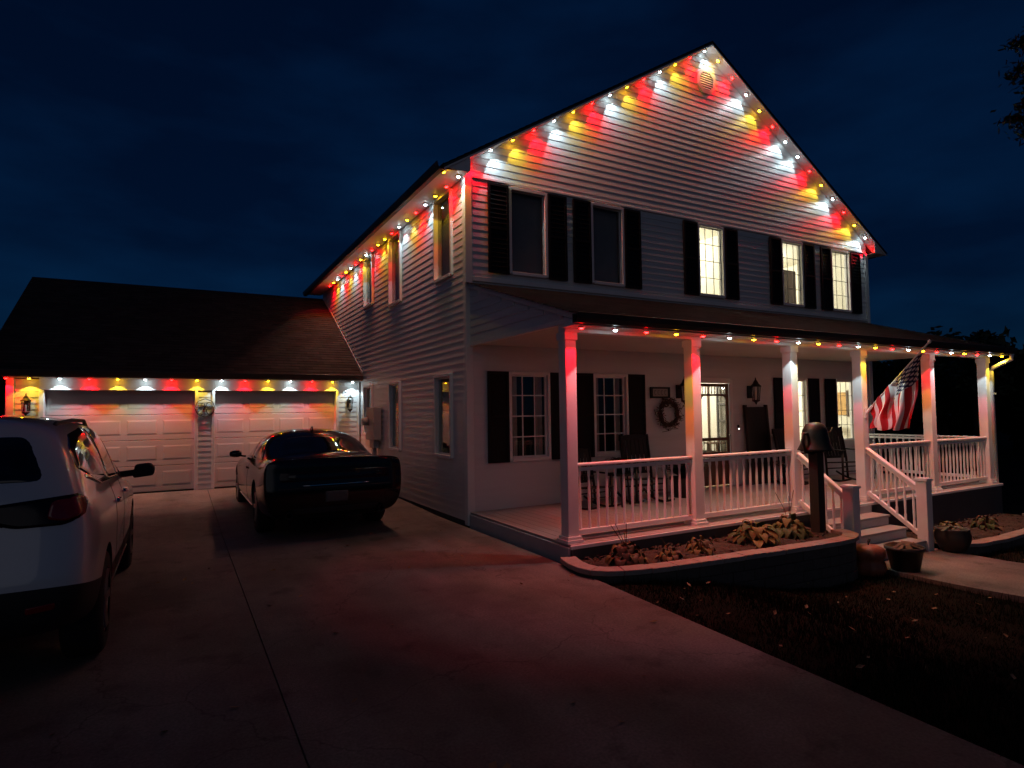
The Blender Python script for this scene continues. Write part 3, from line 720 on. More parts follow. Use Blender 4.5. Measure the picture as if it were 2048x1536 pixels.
# posts
def post(x, y, z0, z1, w, caps=True):
    h = w / 2
    p = add('porch_post', MB().box(x - h, x + h, y - h, y + h, z0, z1), house, 'railing', bevel=.008)
    if caps:
        add('post_base', MB().prism([(x - h - .035, y - h - .035), (x + h + .035, y - h - .035), (x + h + .035, y + h + .035), (x - h - .035, y + h + .035)], z0, z0 + .035, 'z').prism([(x - h - .02, y - h - .02), (x + h + .02, y - h - .02), (x + h + .02, y + h + .02), (x - h - .02, y + h + .02)], z0 + .036, z0 + .07, 'z'), p, 'railing')
        add('post_collar', MB().box(x - h - .012, x + h + .012, y - h - .012, y + h + .012, z1 - .09, z1 - .001), p, 'railing')
    return p
for i, x in enumerate(PX):
    post(x, -PD, ZP, 2.60, .15)
for x in (2.10, 5.80, 7.85):
    hk = add('post_hook', MB().tube([(x + .03, -PD - .075, 2.47), (x + .03, -PD - .10, 2.47), (x + .03, -PD - .115, 2.49), (x + .03, -PD - .115, 2.52)], .008, 8), house, 'white_metal', True)
# beam, ceiling, roof
tr('porch_beam', .05, PE, -PD - .07, -PD + .07, 2.601, 2.735, 'trim')
tr('porch_ceiling', .06, PE - .01, -PD + .071, -.02, 2.722, 2.735, 'ceiling', bev=0)
tr('porch_soffit', -.02, PE + .07, -2.86, -PD - .071, 2.640, 2.652, 'soffit', bev=0)
PS = (3.69 - 2.77) / 2.93
def zpr(y): return 3.69 + PS * y
pro = add('porch_roof', MB().prism([(-.001, zpr(0) - .03), (-2.86, zpr(-2.86) - .03), (-2.86, 2.655), (-2.55, 2.74), (-.001, 3.5)], .10, PE + .08, 'x'), house, 'dark_trim')
fix_normals(pro.data)
shingled('shingles', (-.05, -2.93, zpr(-2.93) - .024), (1, 0, 0), PE + .16, (0, 1, PS), 2.93 * math.hypot(1, PS), pro)
gutter('gutter', (-.05, -2.862, 2.655), (PE + .12, -2.862, 2.655), 'x')
# left end: sided triangle with rake board
zb = 2.75
tri_wall = add('porch_end_wall', MB().prism([(-.02, 2.74), (-2.5, 2.74), (-2.5, zpr(-2.5) - .06), (-.02, zpr(-.02) - .06)], .06, .095, 'x'), house, 'trim')
fix_normals(tri_wall.data)
while zb < 3.6:
    y0 = max(-2.52, (zb + BH * .9 - 3.63) / PS)
    if y0 < -.12: inst('siding_board', unitS, tri_wall, (.06, y0, zb), (1, -.02 - y0, 1))
    zb += BH
me = MB().prism([(-.02, zpr(-.02) - .03), (-2.87, zpr(-2.87) - .03), (-2.87, zpr(-2.87) - .10), (-.02, zpr(-.02) - .10)], .015, .058, 'x').mesh('porch_rake_board', 'trim'); fix_normals(me); add('porch_rake_board', me, house)
tr('porch_end_beam', .035, .10, -2.56, -.02, 2.69, 2.75, 'trim')
add('eave_box', MB().prism([(-2.57, 2.655), (-2.86, 2.655), (-2.86, zpr(-2.86) - .11), (-2.57, zpr(-2.57) - .11)], .03, .098, 'x'), house, 'trim')

# railings --------------------------------------------------------------------
bal_prof = [(.018, 0), (.018, .10), (.012, .13), (.017, .24), (.0175, .40), (.012, .58), (.018, .62), (.018, .72)]
balme = MB().lathe(bal_prof, n=10).mesh('baluster', 'railing', True)
def railing(p, q, zt=1.07, zbm=.30, n=None, dz0=0.0, dz1=0.0):
    """level or sloped railing from p to q (x,y); dz = height offsets at the ends"""
    P = Vector((p[0], p[1], 0)); Q = Vector((q[0], q[1], 0)); L = (Q - P).length
    m = MB(); a = P + Vector((0, 0, zt + dz0)); b = Q + Vector((0, 0, zt + dz1))
    m.bar(a, b, .085, .035); rl = add('railing', m, house, 'railing', bevel=.01)
    dn = Vector((0, 0, -.052)); add('sub_rail', MB().bar(a + dn, b + dn, .05, .04), rl, 'railing')
    a2 = P + Vector((0, 0, zbm + dz0)); b2 = Q + Vector((0, 0, zbm + dz1)); add('bottom_rail', MB().bar(a2, b2, .055, .06), rl, 'railing', bevel=.006)
    n = n or int(L / .122)
    for i in range(n):
        t = (i + .5) / n; c = P.lerp(Q, t); z = zbm + .03 + dz0 + (dz1 - dz0) * t
        inst('baluster', balme, rl, (c.x, c.y, z), (1, 1, (zt - zbm - .06) / .70))
    return rl
h = .078
for i, j in ((0, 1), (1, 2), (3, 4), (4, 5)): railing((PX[i] + h, -PD), (PX[j] - h, -PD))
railing((PE - .13, -PD + h), (PE - .13, -.03))
railing((PX[2] + .02, -PD - h), (4.13, -3.24), 1.03, .34, 6, 0.0, -.52); railing((PX[3], -PD - h), (5.75, -3.33), 1.03, .34, 6, 0.0, -.52)
# newels
for x, y, z0 in ((4.15, -3.31, -.43), (5.76, -3.41, -.42)):
    nw = add('newel_post', MB().box(x - .075, x + .075, y - .075, y + .075, z0, .60), house, 'railing', bevel=.006)
    add('newel_cap', MB().box(x - .09, x + .09, y - .09, y + .09, .601, .625).prism([(x - .08, y - .08), (x + .08, y - .08), (x + .08, y + .08), (x - .08, y + .08)], .626, .64, 'z'), nw, 'railing')
# steps
st = add('porch_steps', MB().prism([(-2.69, ZP - .16), (-3.18, -.52), (-3.18, -.60), (-2.69, -.60)], 4.24, 4.28, 'x').prism([(-2.69, ZP - .16), (-3.18, -.52), (-3.18, -.60), (-2.69, -.60)], 5.63, 5.67, 'x'), house, 'skirt')
for i in range(3):
    z = ZP - .15 * (i + 1); y1 = -2.69 - .25 * i
    add('tread', MB().box(4.22, 5.69, y1 - .27, y1, z - .035, z), st, 'deck', bevel=.006)
    add('riser', MB().box(4.25, 5.66, y1 - .005, y1 - .0005, z + .001, z + .113), st, 'skirt')
add('riser', MB().box(4.25, 5.66, -2.69 - .755, -2.69 - .7505, -.45, -.251 - .035), st, 'skirt')

# downspout at the right end ----------------------------------------------------
add('downspout', MB().tube([(10.02, -2.91, 2.66), (10.02, -2.90, 2.56), (10.0, -2.78, 2.50), (9.97, -2.62, 2.42), (9.965, -2.585, 2.34), (9.965, -2.585, -.25)], .04, 10), house, 'white_metal', True)
tr('downspout_strap', 9.91, 10.01, -2.635, -2.625, 1.9, 1.93, 'white_metal', bev=0)

# ================================================================== roofline lights
ORD = ['first', 'second', 'third', 'fourth', 'fifth', 'sixth', 'seventh', 'eighth', 'ninth', 'tenth']
led_body = MB().lathe([(0, 0.012), (.030, .012), (.034, .004), (.034, -.006), (.026, -.010), (.026, -.004)], n=14).mesh('housing', 'white_metal', True)
led_lens = {c: MB().lathe([(.026, -.004), (.022, -.014), (.012, -.021), (0.0001, -.024)], n=12).mesh('lens_' + c, 'led_' + c, True) for c in LED_COL}
spot_data = {}
for c, col in LED_COL.items():
    l = bpy.data.lights.new('led_spot_' + c, 'SPOT'); l.energy = LED_W * LED_GAIN[c]; l.color = col
    l.spot_size = R(101); l.spot_blend = 0.16; l.shadow_soft_size = 0.02; spot_data[c] = l
CODE = {'r': 'red', 'y': 'yellow', 'w': 'white'}
def led_run(codes, points, where, group, tilt=0.0, boost=1.0):
    seen = {}
    sd = spot_data
    if boost != 1.0:                      # this run is set brighter than the gable and side lights
        sd = {c: l.copy() for c, l in spot_data.items()}
        for l in sd.values(): l.energy *= boost
    for ch, p in zip(codes, points):
        c = CODE[ch]; seen[c] = seen.get(c, 0) + 1; k = seen[c]
        t = thing('roofline_light', p, '%s %s roofline light %s' % (ORD[k - 1], c, where), 'light', group); t.rotation_euler = (0, tilt, 0)
        local('housing', led_body, t); local('lens', led_lens[c], t)
        s = bpy.data.objects.new('led_spot', sd[c]); C.objects.link(s); s.parent = t; s.location = (0, 0, -.026)
def rake_pt(x): return (x, -.10, zrake(x) - .03)
left = 'ywx'[0:0]
nL = 15; xl0, xl1 = -.40, 5.12
ptsL = [rake_pt(xl0 + (xl1 - xl0) * i / 14) for i in range(15)]
led_run('yrwyrwyrwyrwyrw', ptsL, 'up the left gable slope counted from the eave', 'lights on the gable', -math.atan(SL))
xr = [5.50 + (10.64 - 5.50) * i / 13 for i in range(14)]
led_run('yrwyrwwrywrywr', [rake_pt(x) for x in xr], 'down the right gable slope counted from the peak', 'lights on the gable', math.atan(SL))
led_run('wrywrywryyrwyrwyrwyr', [(-.115, .0 + .466 * i, 5.287) for i in range(20)], 'under the side eave counted from the front corner', 'lights along the side eave')
led_run('rywrywrywrywryw', [(-6.60 if i == 0 else -6.26 + .4655 * (i - 1), 5.975, 2.444) for i in range(15)], 'over the garage doors counted from the left', 'lights along the garage eave', 0.0, 1.35)
px = [.09, .57, 1.04, 1.52, 1.98, 2.46, 2.93, 3.39, 3.86, 4.32, 4.81, 5.29, 5.74, 6.21, 6.68, 7.12, 7.56, 8.04, 8.49, 8.95, 9.42, 9.89]
led_run('rwryrwyrwyrwyrwyrwyrwy', [(x + .03, -2.79, 2.628) for x in px], 'along the porch gutter counted from the left', 'lights along the porch eave', 0.0, 2.05)

# ================================================================== things on the walls
def lantern(x, y, z, label, sc=1.0, face='dark'):
    t = thing('wall_lantern', (x, y, z), label, 'wall lamp'); t.scale = (sc, sc, sc)
    local('back_plate', MB().box(-.05, .05, -.02, 0, -.10, .10), t, 'blackmetal')
    local('arm', MB().tube([(0, -.02, .05), (0, -.08, .10), (0, -.13, .12)], .012, 8), t, 'blackmetal', True)
    local('roof', MB().lathe([(0.0001, .23), (.008, .22), (.012, .19), (.03, .165), (.045, .13), (.085, .09), (.085, .08), (0.0001, .08)], (0, -.13, 0), 6), t, 'blackmetal')
    m = MB()
    for i in range(6):
        a = i * math.pi / 3; b = a + math.pi / 3
        m.bar((.07 * math.cos(a), -.13 + .07 * math.sin(a), .08), (.05 * math.cos(a), -.13 + .05 * math.sin(a), -.13), .008, .008)
    local('cage', m, t, 'blackmetal')
    local('glass', MB().lathe([(.066, .08), (.047, -.13)], (0, -.13, 0), 6), t, 'glass')
    local('candle', MB().lathe([(.0001, .02), (.012, .01), (.014, -.13)], (0, -.13, 0), 8), t, 'white_metal', True)
    local('base', MB().lathe([(0.0001, -.13), (.06, -.13), (.06, -.145), (.02, -.17), (.008, -.20), (0.0001, -.205)], (0, -.13, 0), 6), t, 'blackmetal')
    return t
lantern(-6.30, G - .0, 1.93, 'black carriage lantern left of the left garage door')
lantern(-.27, G - .0, 1.93, 'black carriage lantern beside the right garage door near the house')
lantern(4.30, -.0, 2.02, 'dark wall lantern between the wreath and the front door', 1.25)
lantern(6.22, -.0, 2.02, 'dark wall lantern above the dark board by the front door', 1.25)

t = thing('monogram_sign', (-3.31, G - .03, 1.86), 'round black metal monogram sign between the garage doors', 'sign'); t.scale = (.82, .82, .82)
oct8 = [(.235 * math.cos(R(22.5 + 45 * i)) * (1.0 if i not in (1, 2) else 1.02), .235 * math.sin(R(22.5 + 45 * i))) for i in range(9)]
cir = []
for i in range(41):
    a = 2 * math.pi * i / 40; r = .225 * (1 + .03 * math.cos(8 * a)); cir.append((r * math.cos(a), 0, r * math.sin(a)))
local('ring', MB().tube(cir, .011, 6, False), t, 'blackmetal')
local('crossbar', MB().bar((-.215, 0, .012), (.215, 0, .012), .016, .012).bar((-.215, 0, -.035), (.215, 0, -.035), .016, .012), t, 'blackmetal')
def stroke(pts, w): return MB().tube([(x, -.004, z) for x, z in pts], w, 6)
lt = MB()
for pts, w in (([(-.10, .09), (-.05, .12), (-.01, .11), (-.02, .02), (-.03, -.08), (-.05, -.17), (-.09, -.18)], .016), ([(.13, .12), (.09, .15), (.05, .12), (.03, .06), (-.01, .0)], .013),
               ([(-.01, .0), (.04, -.06), (.05, -.13), (.09, -.17), (.15, -.15), (.17, -.10)], .015), ([(-.17, .03), (-.13, .07), (-.08, .06), (-.02, .02)], .009), ([(-.16, -.12), (-.12, -.07), (-.07, -.09)], .009), ([(.10, .03), (.15, .06), (.18, .04)], .008)):
    s = stroke(pts, w * .62); off = len(lt.v); lt.v += s.v; lt.f += [tuple(i + off for i in f) for f in s.f]
local('script_letter', lt, t, 'blackmetal', True)

t = thing('house_number_sign', (3.82, -.02, 2.0), 'dark framed house number plaque above the wreath', 'sign')
local('frame', MB().box(-.23, -.185, -.03, 0, -.10, .10).box(.185, .23, -.03, 0, -.10, .10).box(-.185, .185, -.03, 0, .07, .10).box(-.185, .185, -.03, 0, -.10, -.07), t, 'wood_black')
local('face', MB().box(-.185, .185, -.018, 0, -.07, .07), t, 'sign_face')
m = MB()
for c in (-.12, -.04, .04, .12):
    m.box(c - .022, c + .022, -.0195, -.0182, .028, .04).box(c - .022, c - .010, -.0195, -.0182, -.03, .026).box(c - .008, c + .022, -.0195, -.0182, -.042, -.03)
local('worn_digits', m, t, 'print')

t = thing('wreath', (4.0, -.05, 1.62), 'reddish brown twig wreath hanging left of the front door', 'wreath')
m = MB(); rr = random.Random(11); t.scale = (1.15, 1.15, 1.15)
for i in range(260):
    a = rr.uniform(0, 2 * math.pi); r0 = rr.gauss(.185, .03); d = rr.uniform(.05, .15); a2 = a + rr.uniform(-.6, .6); r1 = r0 + rr.uniform(-.02, .07)
    p0 = (r0 * math.cos(a), rr.uniform(-.03, .03), r0 * math.sin(a)); p1 = (r1 * math.cos(a2), rr.uniform(-.07, .03), r1 * math.sin(a2))
    m.tube([p0, p1], rr.uniform(.003, .006), 3, False)
local('twigs', m, t, 'twig')
local('hoop', MB().tube([(.185 * math.cos(2 * math.pi * i / 24), 0, .185 * math.sin(2 * math.pi * i / 24)) for i in range(25)], .028, 8, False), t, 'twig')
m = MB()
for i in range(70):
    a = rr.uniform(0, 2 * math.pi); r0 = rr.gauss(.19, .045); c = Vector((r0 * math.cos(a), rr.uniform(-.07, -.02), r0 * math.sin(a)))
    u = Vector((rr.uniform(-1, 1), rr.uniform(-1, 1), rr.uniform(-1, 1))).normalized() * .028; v = u.orthogonal().normalized() * .014
    m.quad(c - u, c + v, c + u, c - v)
local('leaves', m, t, 'mum')

t = thing('welcome_board', (6.32, -.12, ZP), 'tall dark board leaning on the wall by the front door', 'board')
local('panel', MB().prism([(-.06, 0), (-.02, 0), (.09, 1.52), (.05, 1.52)], -.28, .28, 'x'), t, 'wood_black')
local('frame', MB().prism([(-.075, 0), (-.015, 0), (.095, 1.56), (.035, 1.56)], -.33, -.281, 'x').prism([(-.075, 0), (-.015, 0), (.095, 1.56), (.035, 1.56)], .281, .33, 'x'), t, 'post_wood')

# ================================================================== flag
t = thing('porch_flag', (5.82, -2.59, 1.62), 'American flag on an angled pole mounted on the porch post by the steps', 'flag')
A = Vector((0, 0, 0)); Bp = Vector((.0, -.96, 1.02))
local('bracket', MB().box(-.03, .03, .0, .012, -.10, .06).tube([(0, 0, -.02), tuple(Bp * .09)], .022, 8), t, 'white_metal')
local('pole', MB().tube([tuple(A), tuple(Bp)], .013, 8), t, 'white_metal', True)
local('finial', MB().lathe([(.0001, .03), (.02, .015), (.024, 0), (.02, -.015), (.012, -.03)], tuple(Bp), 10), t, 'white_metal', True)
m = MB(); nu, nv = 30, 26; L = 1.15; hoist = .98; uvs = []
pd = Bp.normalized(); p0 = Bp * .06; H = (Bp * .93 - p0)
for j in range(nv + 1):
    v = j / nv
    for i in range(nu + 1):
        u = i / nu
        base = p0 + H * v
        drop = u * L
        fold = .07 * math.sin(v * 15 + .6) * (.25 + u) + .03 * math.sin(v * 29 + u * 4)
        pull = .24 * u * v ** 1.3                        # the tip side swings back toward the post
        x = fold * .9 - .05 * u; y = base.y + pull + .02 * math.sin(u * 9 + v * 6); z = base.z - u * (.34 + .88 * v) + .02 * math.sin(v * 15) * u
        m.v.append((x, y, z))
for j in range(nv):
    for i in range(nu):
        a = j * (nu + 1) + i; m.f.append((a, a + 1, a + nu + 2, a + nu + 1))
        uvs += [(i / nu, j / nv), ((i + 1) / nu, j / nv), ((i + 1) / nu, (j + 1) / nv), (i / nu, (j + 1) / nv)]
me = m.mesh('cloth', 'flag', True); ul = me.uv_layers.new(name='UVMap')
for li, q in enumerate(uvs): ul.data[li].uv = q
local('cloth', me, t)

# ================================================================== rocking chairs
def rocking_chair(x, y, rz, label, sc=1.0):
    t = thing('rocking_chair', (x, y, ZP), label, 'chair', 'rocking chairs on the porch'); t.rotation_euler = (0, 0, rz); t.scale = (sc, sc, sc)
    # faces -y
    for s in (-1, 1):
        X = s * .26
        local('rocker', MB().tube([(X, -.46 + .09 * i, .02 + .10 * ((i - 5) / 5.5) ** 2) for i in range(12)], .02, 6), t, 'wood_black', True)
        local('front_leg', MB().tube([(X, -.24, .04), (X, -.24, .62)], .022, 8), t, 'wood_black', True)
        local('back_leg', MB().tube([(X * .95, .20, .03), (X * .95, .23, .45), (X * .95, .36, 1.08)], .022, 8), t, 'wood_black', True)
        local('armrest', MB().bar((X * 1.08, -.32, .635), (X * 1.0, .28, .63), .085, .022), t, 'wood_black')
    for z in (.22, .32): local('stretcher', MB().tube([(-.26, -.24, z), (.26, -.24, z)], .013, 6), t, 'wood_black', True)
    for z in (.24,): local('stretcher', MB().tube([(-.25, .21, z), (.25, .21, z)], .013, 6), t, 'wood_black', True)
    for i in range(6): local('seat_slat', MB().bar((-.27, -.24 + i * .085, .40 - i * .008), (.27, -.24 + i * .085, .40 - i * .008), .07, .018), t, 'wood_black')
    for i in range(6):
        X = -.19 + i * .076; local('back_slat', MB().bar((X, .235, .46), (X, .345, 1.00), .062, .012), t, 'wood_black')
    local('crest_rail', MB().prism([(-.27, 0), (.27, 0), (.27, .075), (.12, .10), (-.12, .10), (-.27, .075)], .345, .367, 'y'), t, 'wood_black').location = (0, 0, .98)
    local('lower_rail', MB().bar((-.25, .235, .47), (.25, .235, .47), .02, .05), t, 'wood_black')
    return t
rocking_chair(1.76, -.72, R(6), 'low black rocking chair just right of the first porch post', .83)
rocking_chair(2.80, -.72, R(-14), 'tall black rocking chair below the sign, in front of the second dark porch window', 1.0)
rocking_chair(8.02, -.80, R(-16), 'black rocking chair between the bell and the lit porch window', 1.0)
rocking_chair(6.80, -.62, R(6), 'black rocking chair behind the post at the top of the steps', 1.0)

# side table and plants on the porch
t = thing('side_table', (2.27, -.75, ZP), 'small dark side table between the two rocking chairs', 'table')
local('top', MB().lathe([(0.0001, .50), (.22, .50), (.22, .475), (0.0001, .475)], n=20), t, 'wood_black')
for i in range(3):
    a = 2 * math.pi * i / 3; local('leg', MB().tube([(.15 * math.cos(a), .15 * math.sin(a), .475), (.20 * math.cos(a), .20 * math.sin(a), 0)], .014, 6), t, 'wood_black')
def frond_plant(name, loc, label, cat, mat, pot_r, pot_h, n, length, pot='dark_pot', seed=1, droop=1.0, potprof=None):
    t = thing(name, loc, label, cat); rr = random.Random(seed)
    pr = potprof or [(0.0001, 0), (pot_r * .72, 0), (pot_r * .95, pot_h * .85), (pot_r * 1.04, pot_h * .87), (pot_r * 1.04, pot_h), (pot_r * .9, pot_h), (pot_r * .88, pot_h * .9), (0.0001, pot_h * .9)]
    local('pot', MB().lathe(pr, n=22), t, pot, True)
    m = MB()
    for i in range(n):
        a = rr.uniform(0, 2 * math.pi); L = length * rr.uniform(.6, 1.1); up = rr.uniform(.5, 1.0)
        prev = None
        for k in range(7):
            s = k / 6; r = L * s * (.35 + .65 * s * droop) * .8; z = pot_h * .9 + L * up * (s - .75 * droop * s * s)
            c = Vector((r * math.cos(a), r * math.sin(a), z)); w = .012 + .05 * math.sin(math.pi * min(s + .08, 1)) * length
            side = Vector((-math.sin(a), math.cos(a), 0)) * w
            if prev: m.quad(prev[0], prev[1], c + side, c - side)
            prev = (c - side, c + side)
    local('foliage', m, t, mat)
    return t
frond_plant('potted_plant', (2.27, -.75, ZP + .50), 'small dark potted plant on the side table between the rocking chairs', 'plant', 'fern', .10, .16, 40, .34, seed=3)
frond_plant('fern', (3.72, -.62, ZP), 'dark bushy fern on the porch floor below the wreath', 'plant', 'fern', .20, .34, 150, .66, seed=4, droop=.75)
frond_plant('fern', (6.95, -.35, ZP), 'dark fern on the porch floor right of the leaning board', 'plant', 'fern', .18, .30, 70, .50, seed=5)

# ================================================================== dinner bell on its post
bx_, by_ = 3.62, -3.18
t = thing('dinner_bell', (bx_, by_, -.1), 'cast iron dinner bell in a yoke on a dark wooden post', 'bell')
local('post', MB().box(-.065, .065, -.065, .065, -.3, 1.19), t, 'post_wood')
local('yoke', MB().tube([(-.25, 0, 1.46), (-.255, 0, 1.34), (-.22, 0, 1.22), (-.10, 0, 1.185), (.10, 0, 1.185), (.22, 0, 1.22), (.255, 0, 1.34), (.25, 0, 1.46)], .02, 8), t, 'bell', True)
bl = local('bell', MB().lathe([(0.0001, 1.60), (.06, 1.595), (.12, 1.56), (.155, 1.49), (.165, 1.40), (.18, 1.32), (.215, 1.25), (.225, 1.225), (.21, 1.225), (.16, 1.30), (.13, 1.42), (0.0001, 1.54)], n=28), t, 'bell', True)
local('crossbar', MB().tube([(-.26, 0, 1.45), (.26, 0, 1.45)], .018, 8), t, 'bell', True)
local('lever', MB().tube([(.26, 0, 1.45), (.31, -.01, 1.46), (.35, -.01, 1.49), (.36, -.01, 1.52)], .009, 6), t, 'bell', True)
local('clapper', MB().lathe([(.006, 1.40), (.006, 1.27), (.025, 1.25), (.028, 1.225), (.0001, 1.20)], n=10), t, 'bell', True)

# ================================================================== raised beds
def bed_wall(name, path, ztop, label, courses_to):
    """path: list of (x,y) resampled to stones of about 0.3 m"""
    pts = [Vector((x, y, 0)) for x, y in path]; d = [0]
    for i in range(1, len(pts)): d.append(d[-1] + (pts[i] - pts[i - 1]).length)
    def at(s):
        s = min(max(s, 0), d[-1])
        for i in range(1, len(pts)):
            if s <= d[i]: return pts[i - 1].lerp(pts[i], (s - d[i - 1]) / (d[i] - d[i - 1]))
        return pts[-1]
    c = at(d[-1] / 2); t = thing(name, (c.x, c.y, gz(c.x, c.y)), label, 'wall')
    n = max(1, int(d[-1] / .30)); rr = random.Random(len(path))
    def seg(s0, s1, w0, w1, za, zb_, nm, mat, sink):
        m = MB(); pr = []
        for s in (s0, (s0 + s1) / 2, s1):
            a = at(s); tn = (at(s + .03) - at(s - .03)).normalized(); nn = Vector((tn.y, -tn.x, 0))   # outward (right of travel)
            pr.append((a + nn * w1, a + nn * w0))
        poly = [(p[0].x, p[0].y) for p in pr] + [(p[1].x, p[1].y) for p in pr[::-1]]
        me = m.prism(poly, za, zb_, 'z').mesh(nm, mat); fix_normals(me)
        o = add(nm, me, t); b = o.modifiers.new('bevel', 'BEVEL'); b.width = .008; b.segments = 2; b.limit_method = 'ANGLE'
    for i in range(n):
        s0, s1 = d[-1] * i / n + .002, d[-1] * (i + 1) / n - .002
        j = rr.uniform(-.004, .004)
        seg(s0, s1, -.13, .055 + j, ztop - .055 + j, ztop + j, 'cap_stone', 'cap_stone', 0)
    z = ztop - .056; c = 0
    while z > courses_to:
        off = .5 if c % 2 else 0
        for i in range(n + (1 if off else 0)):
            s0, s1 = max(0, d[-1] * (i - off) / n) + .003, min(d[-1], d[-1] * (i + 1 - off) / n) - .003
            if s1 - s0 < .05: continue
            a = at((s0 + s1) / 2)
            if z < gz(a.x, a.y) - .02: continue
            seg(s0, s1, -.12, .02 + rr.uniform(-.006, .006), z - .118, z - .003, 'block', 'block', 0)
        z -= .12; c += 1
    return t
pathL = [(-.06, -2.64), (-.13, -2.85), (-.16, -3.05), (-.11, -3.24), (.03, -3.36), (.25, -3.44), (.6, -3.50), (1.4, -3.58), (2.3, -3.66), (3.2, -3.72), (3.55, -3.70), (3.80, -3.55), (3.86, -3.30)]
bed_wall('retaining_wall', pathL, .085, 'curved block retaining wall of the flower bed left of the steps', -.5)
pathR = [(6.05, -3.62), (6.4, -3.80), (7.1, -3.84), (8.0, -3.80), (8.9, -3.72), (9.6, -3.5), (9.9, -3.1)]
bed_wall('retaining_wall', pathR, -.30, 'low block retaining wall of the flower bed right of the steps', -.62)
def mulch(name, path, back_y, z, label):
    m = MB(); rr = random.Random(9); n = 40
    xs_ = [path[0][0] + (path[-1][0] - path[0][0]) * i / n for i in range(n + 1)]
    def fy(x):
        for (xa, ya), (xb, yb) in zip(path, path[1:]):
            if xa <= x <= xb: return ya + (yb - ya) * (x - xa) / (xb - xa)
        return path[-1][1]
    ny = 12
    for x in xs_:
        y1 = fy(x)
        for j in range(ny + 1):
            y = back_y + (y1 - back_y) * j / ny; m.v.append((x, y, z + rr.uniform(-.02, .02) + .04 * math.sin(math.pi * j / ny)))
    for i in range(n):
        for j in range(ny): a = i * (ny + 1) + j; m.f.append((a, a + 1, a + ny + 2, a + ny + 1))
    for i in range(1400):      # bark chips
        x = rr.uniform(xs_[0], xs_[-1]); y = rr.uniform(fy(x), back_y); c = Vector((x, y, z + rr.uniform(.01, .05)))
        u = Vector((rr.uniform(-1, 1), rr.uniform(-1, 1), rr.uniform(-.4, .4))).normalized() * rr.uniform(.012, .03); v = Vector((-u.y, u.x, rr.uniform(-.01, .01))) * .45
        m.quad(c - u - v, c + u - v, c + u + v, c - u + v)
    tag(add(name, m, None, 'mulch'), label, 'mulch', kind='stuff')
mulch('mulch', [(-.02, -3.0), (.1, -3.3), (.6, -3.40), (1.4, -3.48), (2.3, -3.56), (3.2, -3.62), (3.75, -3.5)], -2.69, .02, 'dark bark mulch in the bed left of the steps')
mulch('mulch', [(6.1, -3.55), (6.5, -3.7), (7.1, -3.74), (8.0, -3.70), (8.9, -3.62), (9.7, -3.3)], -2.69, -.37, 'dark bark mulch in the bed right of the steps')

def hosta(x, y, z, n, size, mats, label, seed, flat=0.6, stalks=0):
    t = thing('hosta', (x, y, z), label, 'plant', 'hostas in the flower beds'); rr = random.Random(seed); n = int(n * 1.7); size *= .86
    for i in range(n):
        a = 2 * math.pi * i / n * 2.399 * n / (2 * math.pi) + rr.uniform(-.3, .3); ring = (i / n) ** .6
        L = size * rr.uniform(.75, 1.1); wd = L * rr.uniform(.20, .30); h0 = size * (1.05 - .75 * ring) * rr.uniform(.8, 1.1)
        m = MB(); prev = None; r0 = size * .15 + size * .55 * ring
        K = 6
        for k in range(K + 1):
            s = k / K; w = wd * math.sin(math.pi * min(.06 + s * .94, 1)) ** .8 * (1 - .25 * s)
            fl = flat * (.7 + .6 * ((i * 37) % 17) / 17); r = r0 + L * s * fl * (1 - .18 * s); zz = h0 + L * (.45 * s - 1.0 * s * s) * (1.35 - fl)
            c = Vector((r * math.cos(a), r * math.sin(a), zz)); sd_ = Vector((-math.sin(a), math.cos(a), 0)) * w
            cup = Vector((0, 0, .25 * w))
            row = (c - sd_ + cup, c, c + sd_ + cup)
            if prev: m.quad(prev[0], prev[1], row[1], row[0]); m.quad(prev[1], prev[2], row[2], row[1])
            prev = row
        local('leaf', m, t, rr.choice(mats), True)
        st_ = MB().tube([(0, 0, 0), (r0 * .6 * math.cos(a), r0 * .6 * math.sin(a), h0 * .7), (r0 * math.cos(a), r0 * math.sin(a), h0)], .006, 4)
        local('leaf_stalk', st_, t, mats[0])
    for i in range(stalks):
        a = rr.uniform(0, 6.28); h = size * rr.uniform(1.6, 2.6)
        local('flower_stalk', MB().tube([(0, 0, 0), (.05 * math.cos(a), .05 * math.sin(a), h * .6), (.16 * math.cos(a), .16 * math.sin(a), h)], .004, 4), t, 'hosta_brown')
    return t
hosta(.42, -3.12, .03, 26, .27, ['hosta_brown', 'hosta_brown', 'hosta_yellow'], 'withered brown hosta with upright stalks at the left end of the bed', 21, .45, 4)
hosta(.95, -3.22, .03, 14, .17, ['hosta_brown', 'hosta_yellow'], 'small withered hosta with fallen leaves beside the upright brown one', 27, .6, 1)
hosta(1.45, -3.18, .03, 16, .20, ['hosta_yellow', 'hosta_brown'], 'small yellowing hosta in the middle of the left bed', 22, .6, 0)
hosta(2.42, -3.15, .03, 20, .32, ['hosta_yellow', 'hosta_yellow', 'hosta'], 'large broad leaved yellow green hosta in the left bed', 23, .75, 0)
hosta(3.12, -3.12, .03, 30, .28, ['hosta', 'hosta', 'hosta_yellow'], 'rounded green hosta mound beside the bell post', 24, .55, 3)
hosta(6.75, -3.25, -.36, 16, .28, ['hosta_yellow', 'hosta'], 'yellow leaved hosta in the bed right of the steps', 25, .7, 0)
hosta(7.9, -3.25, -.36, 18, .24, ['hosta_brown', 'hosta'], 'dim brownish hosta at the far end of the right bed', 26, .6, 0)

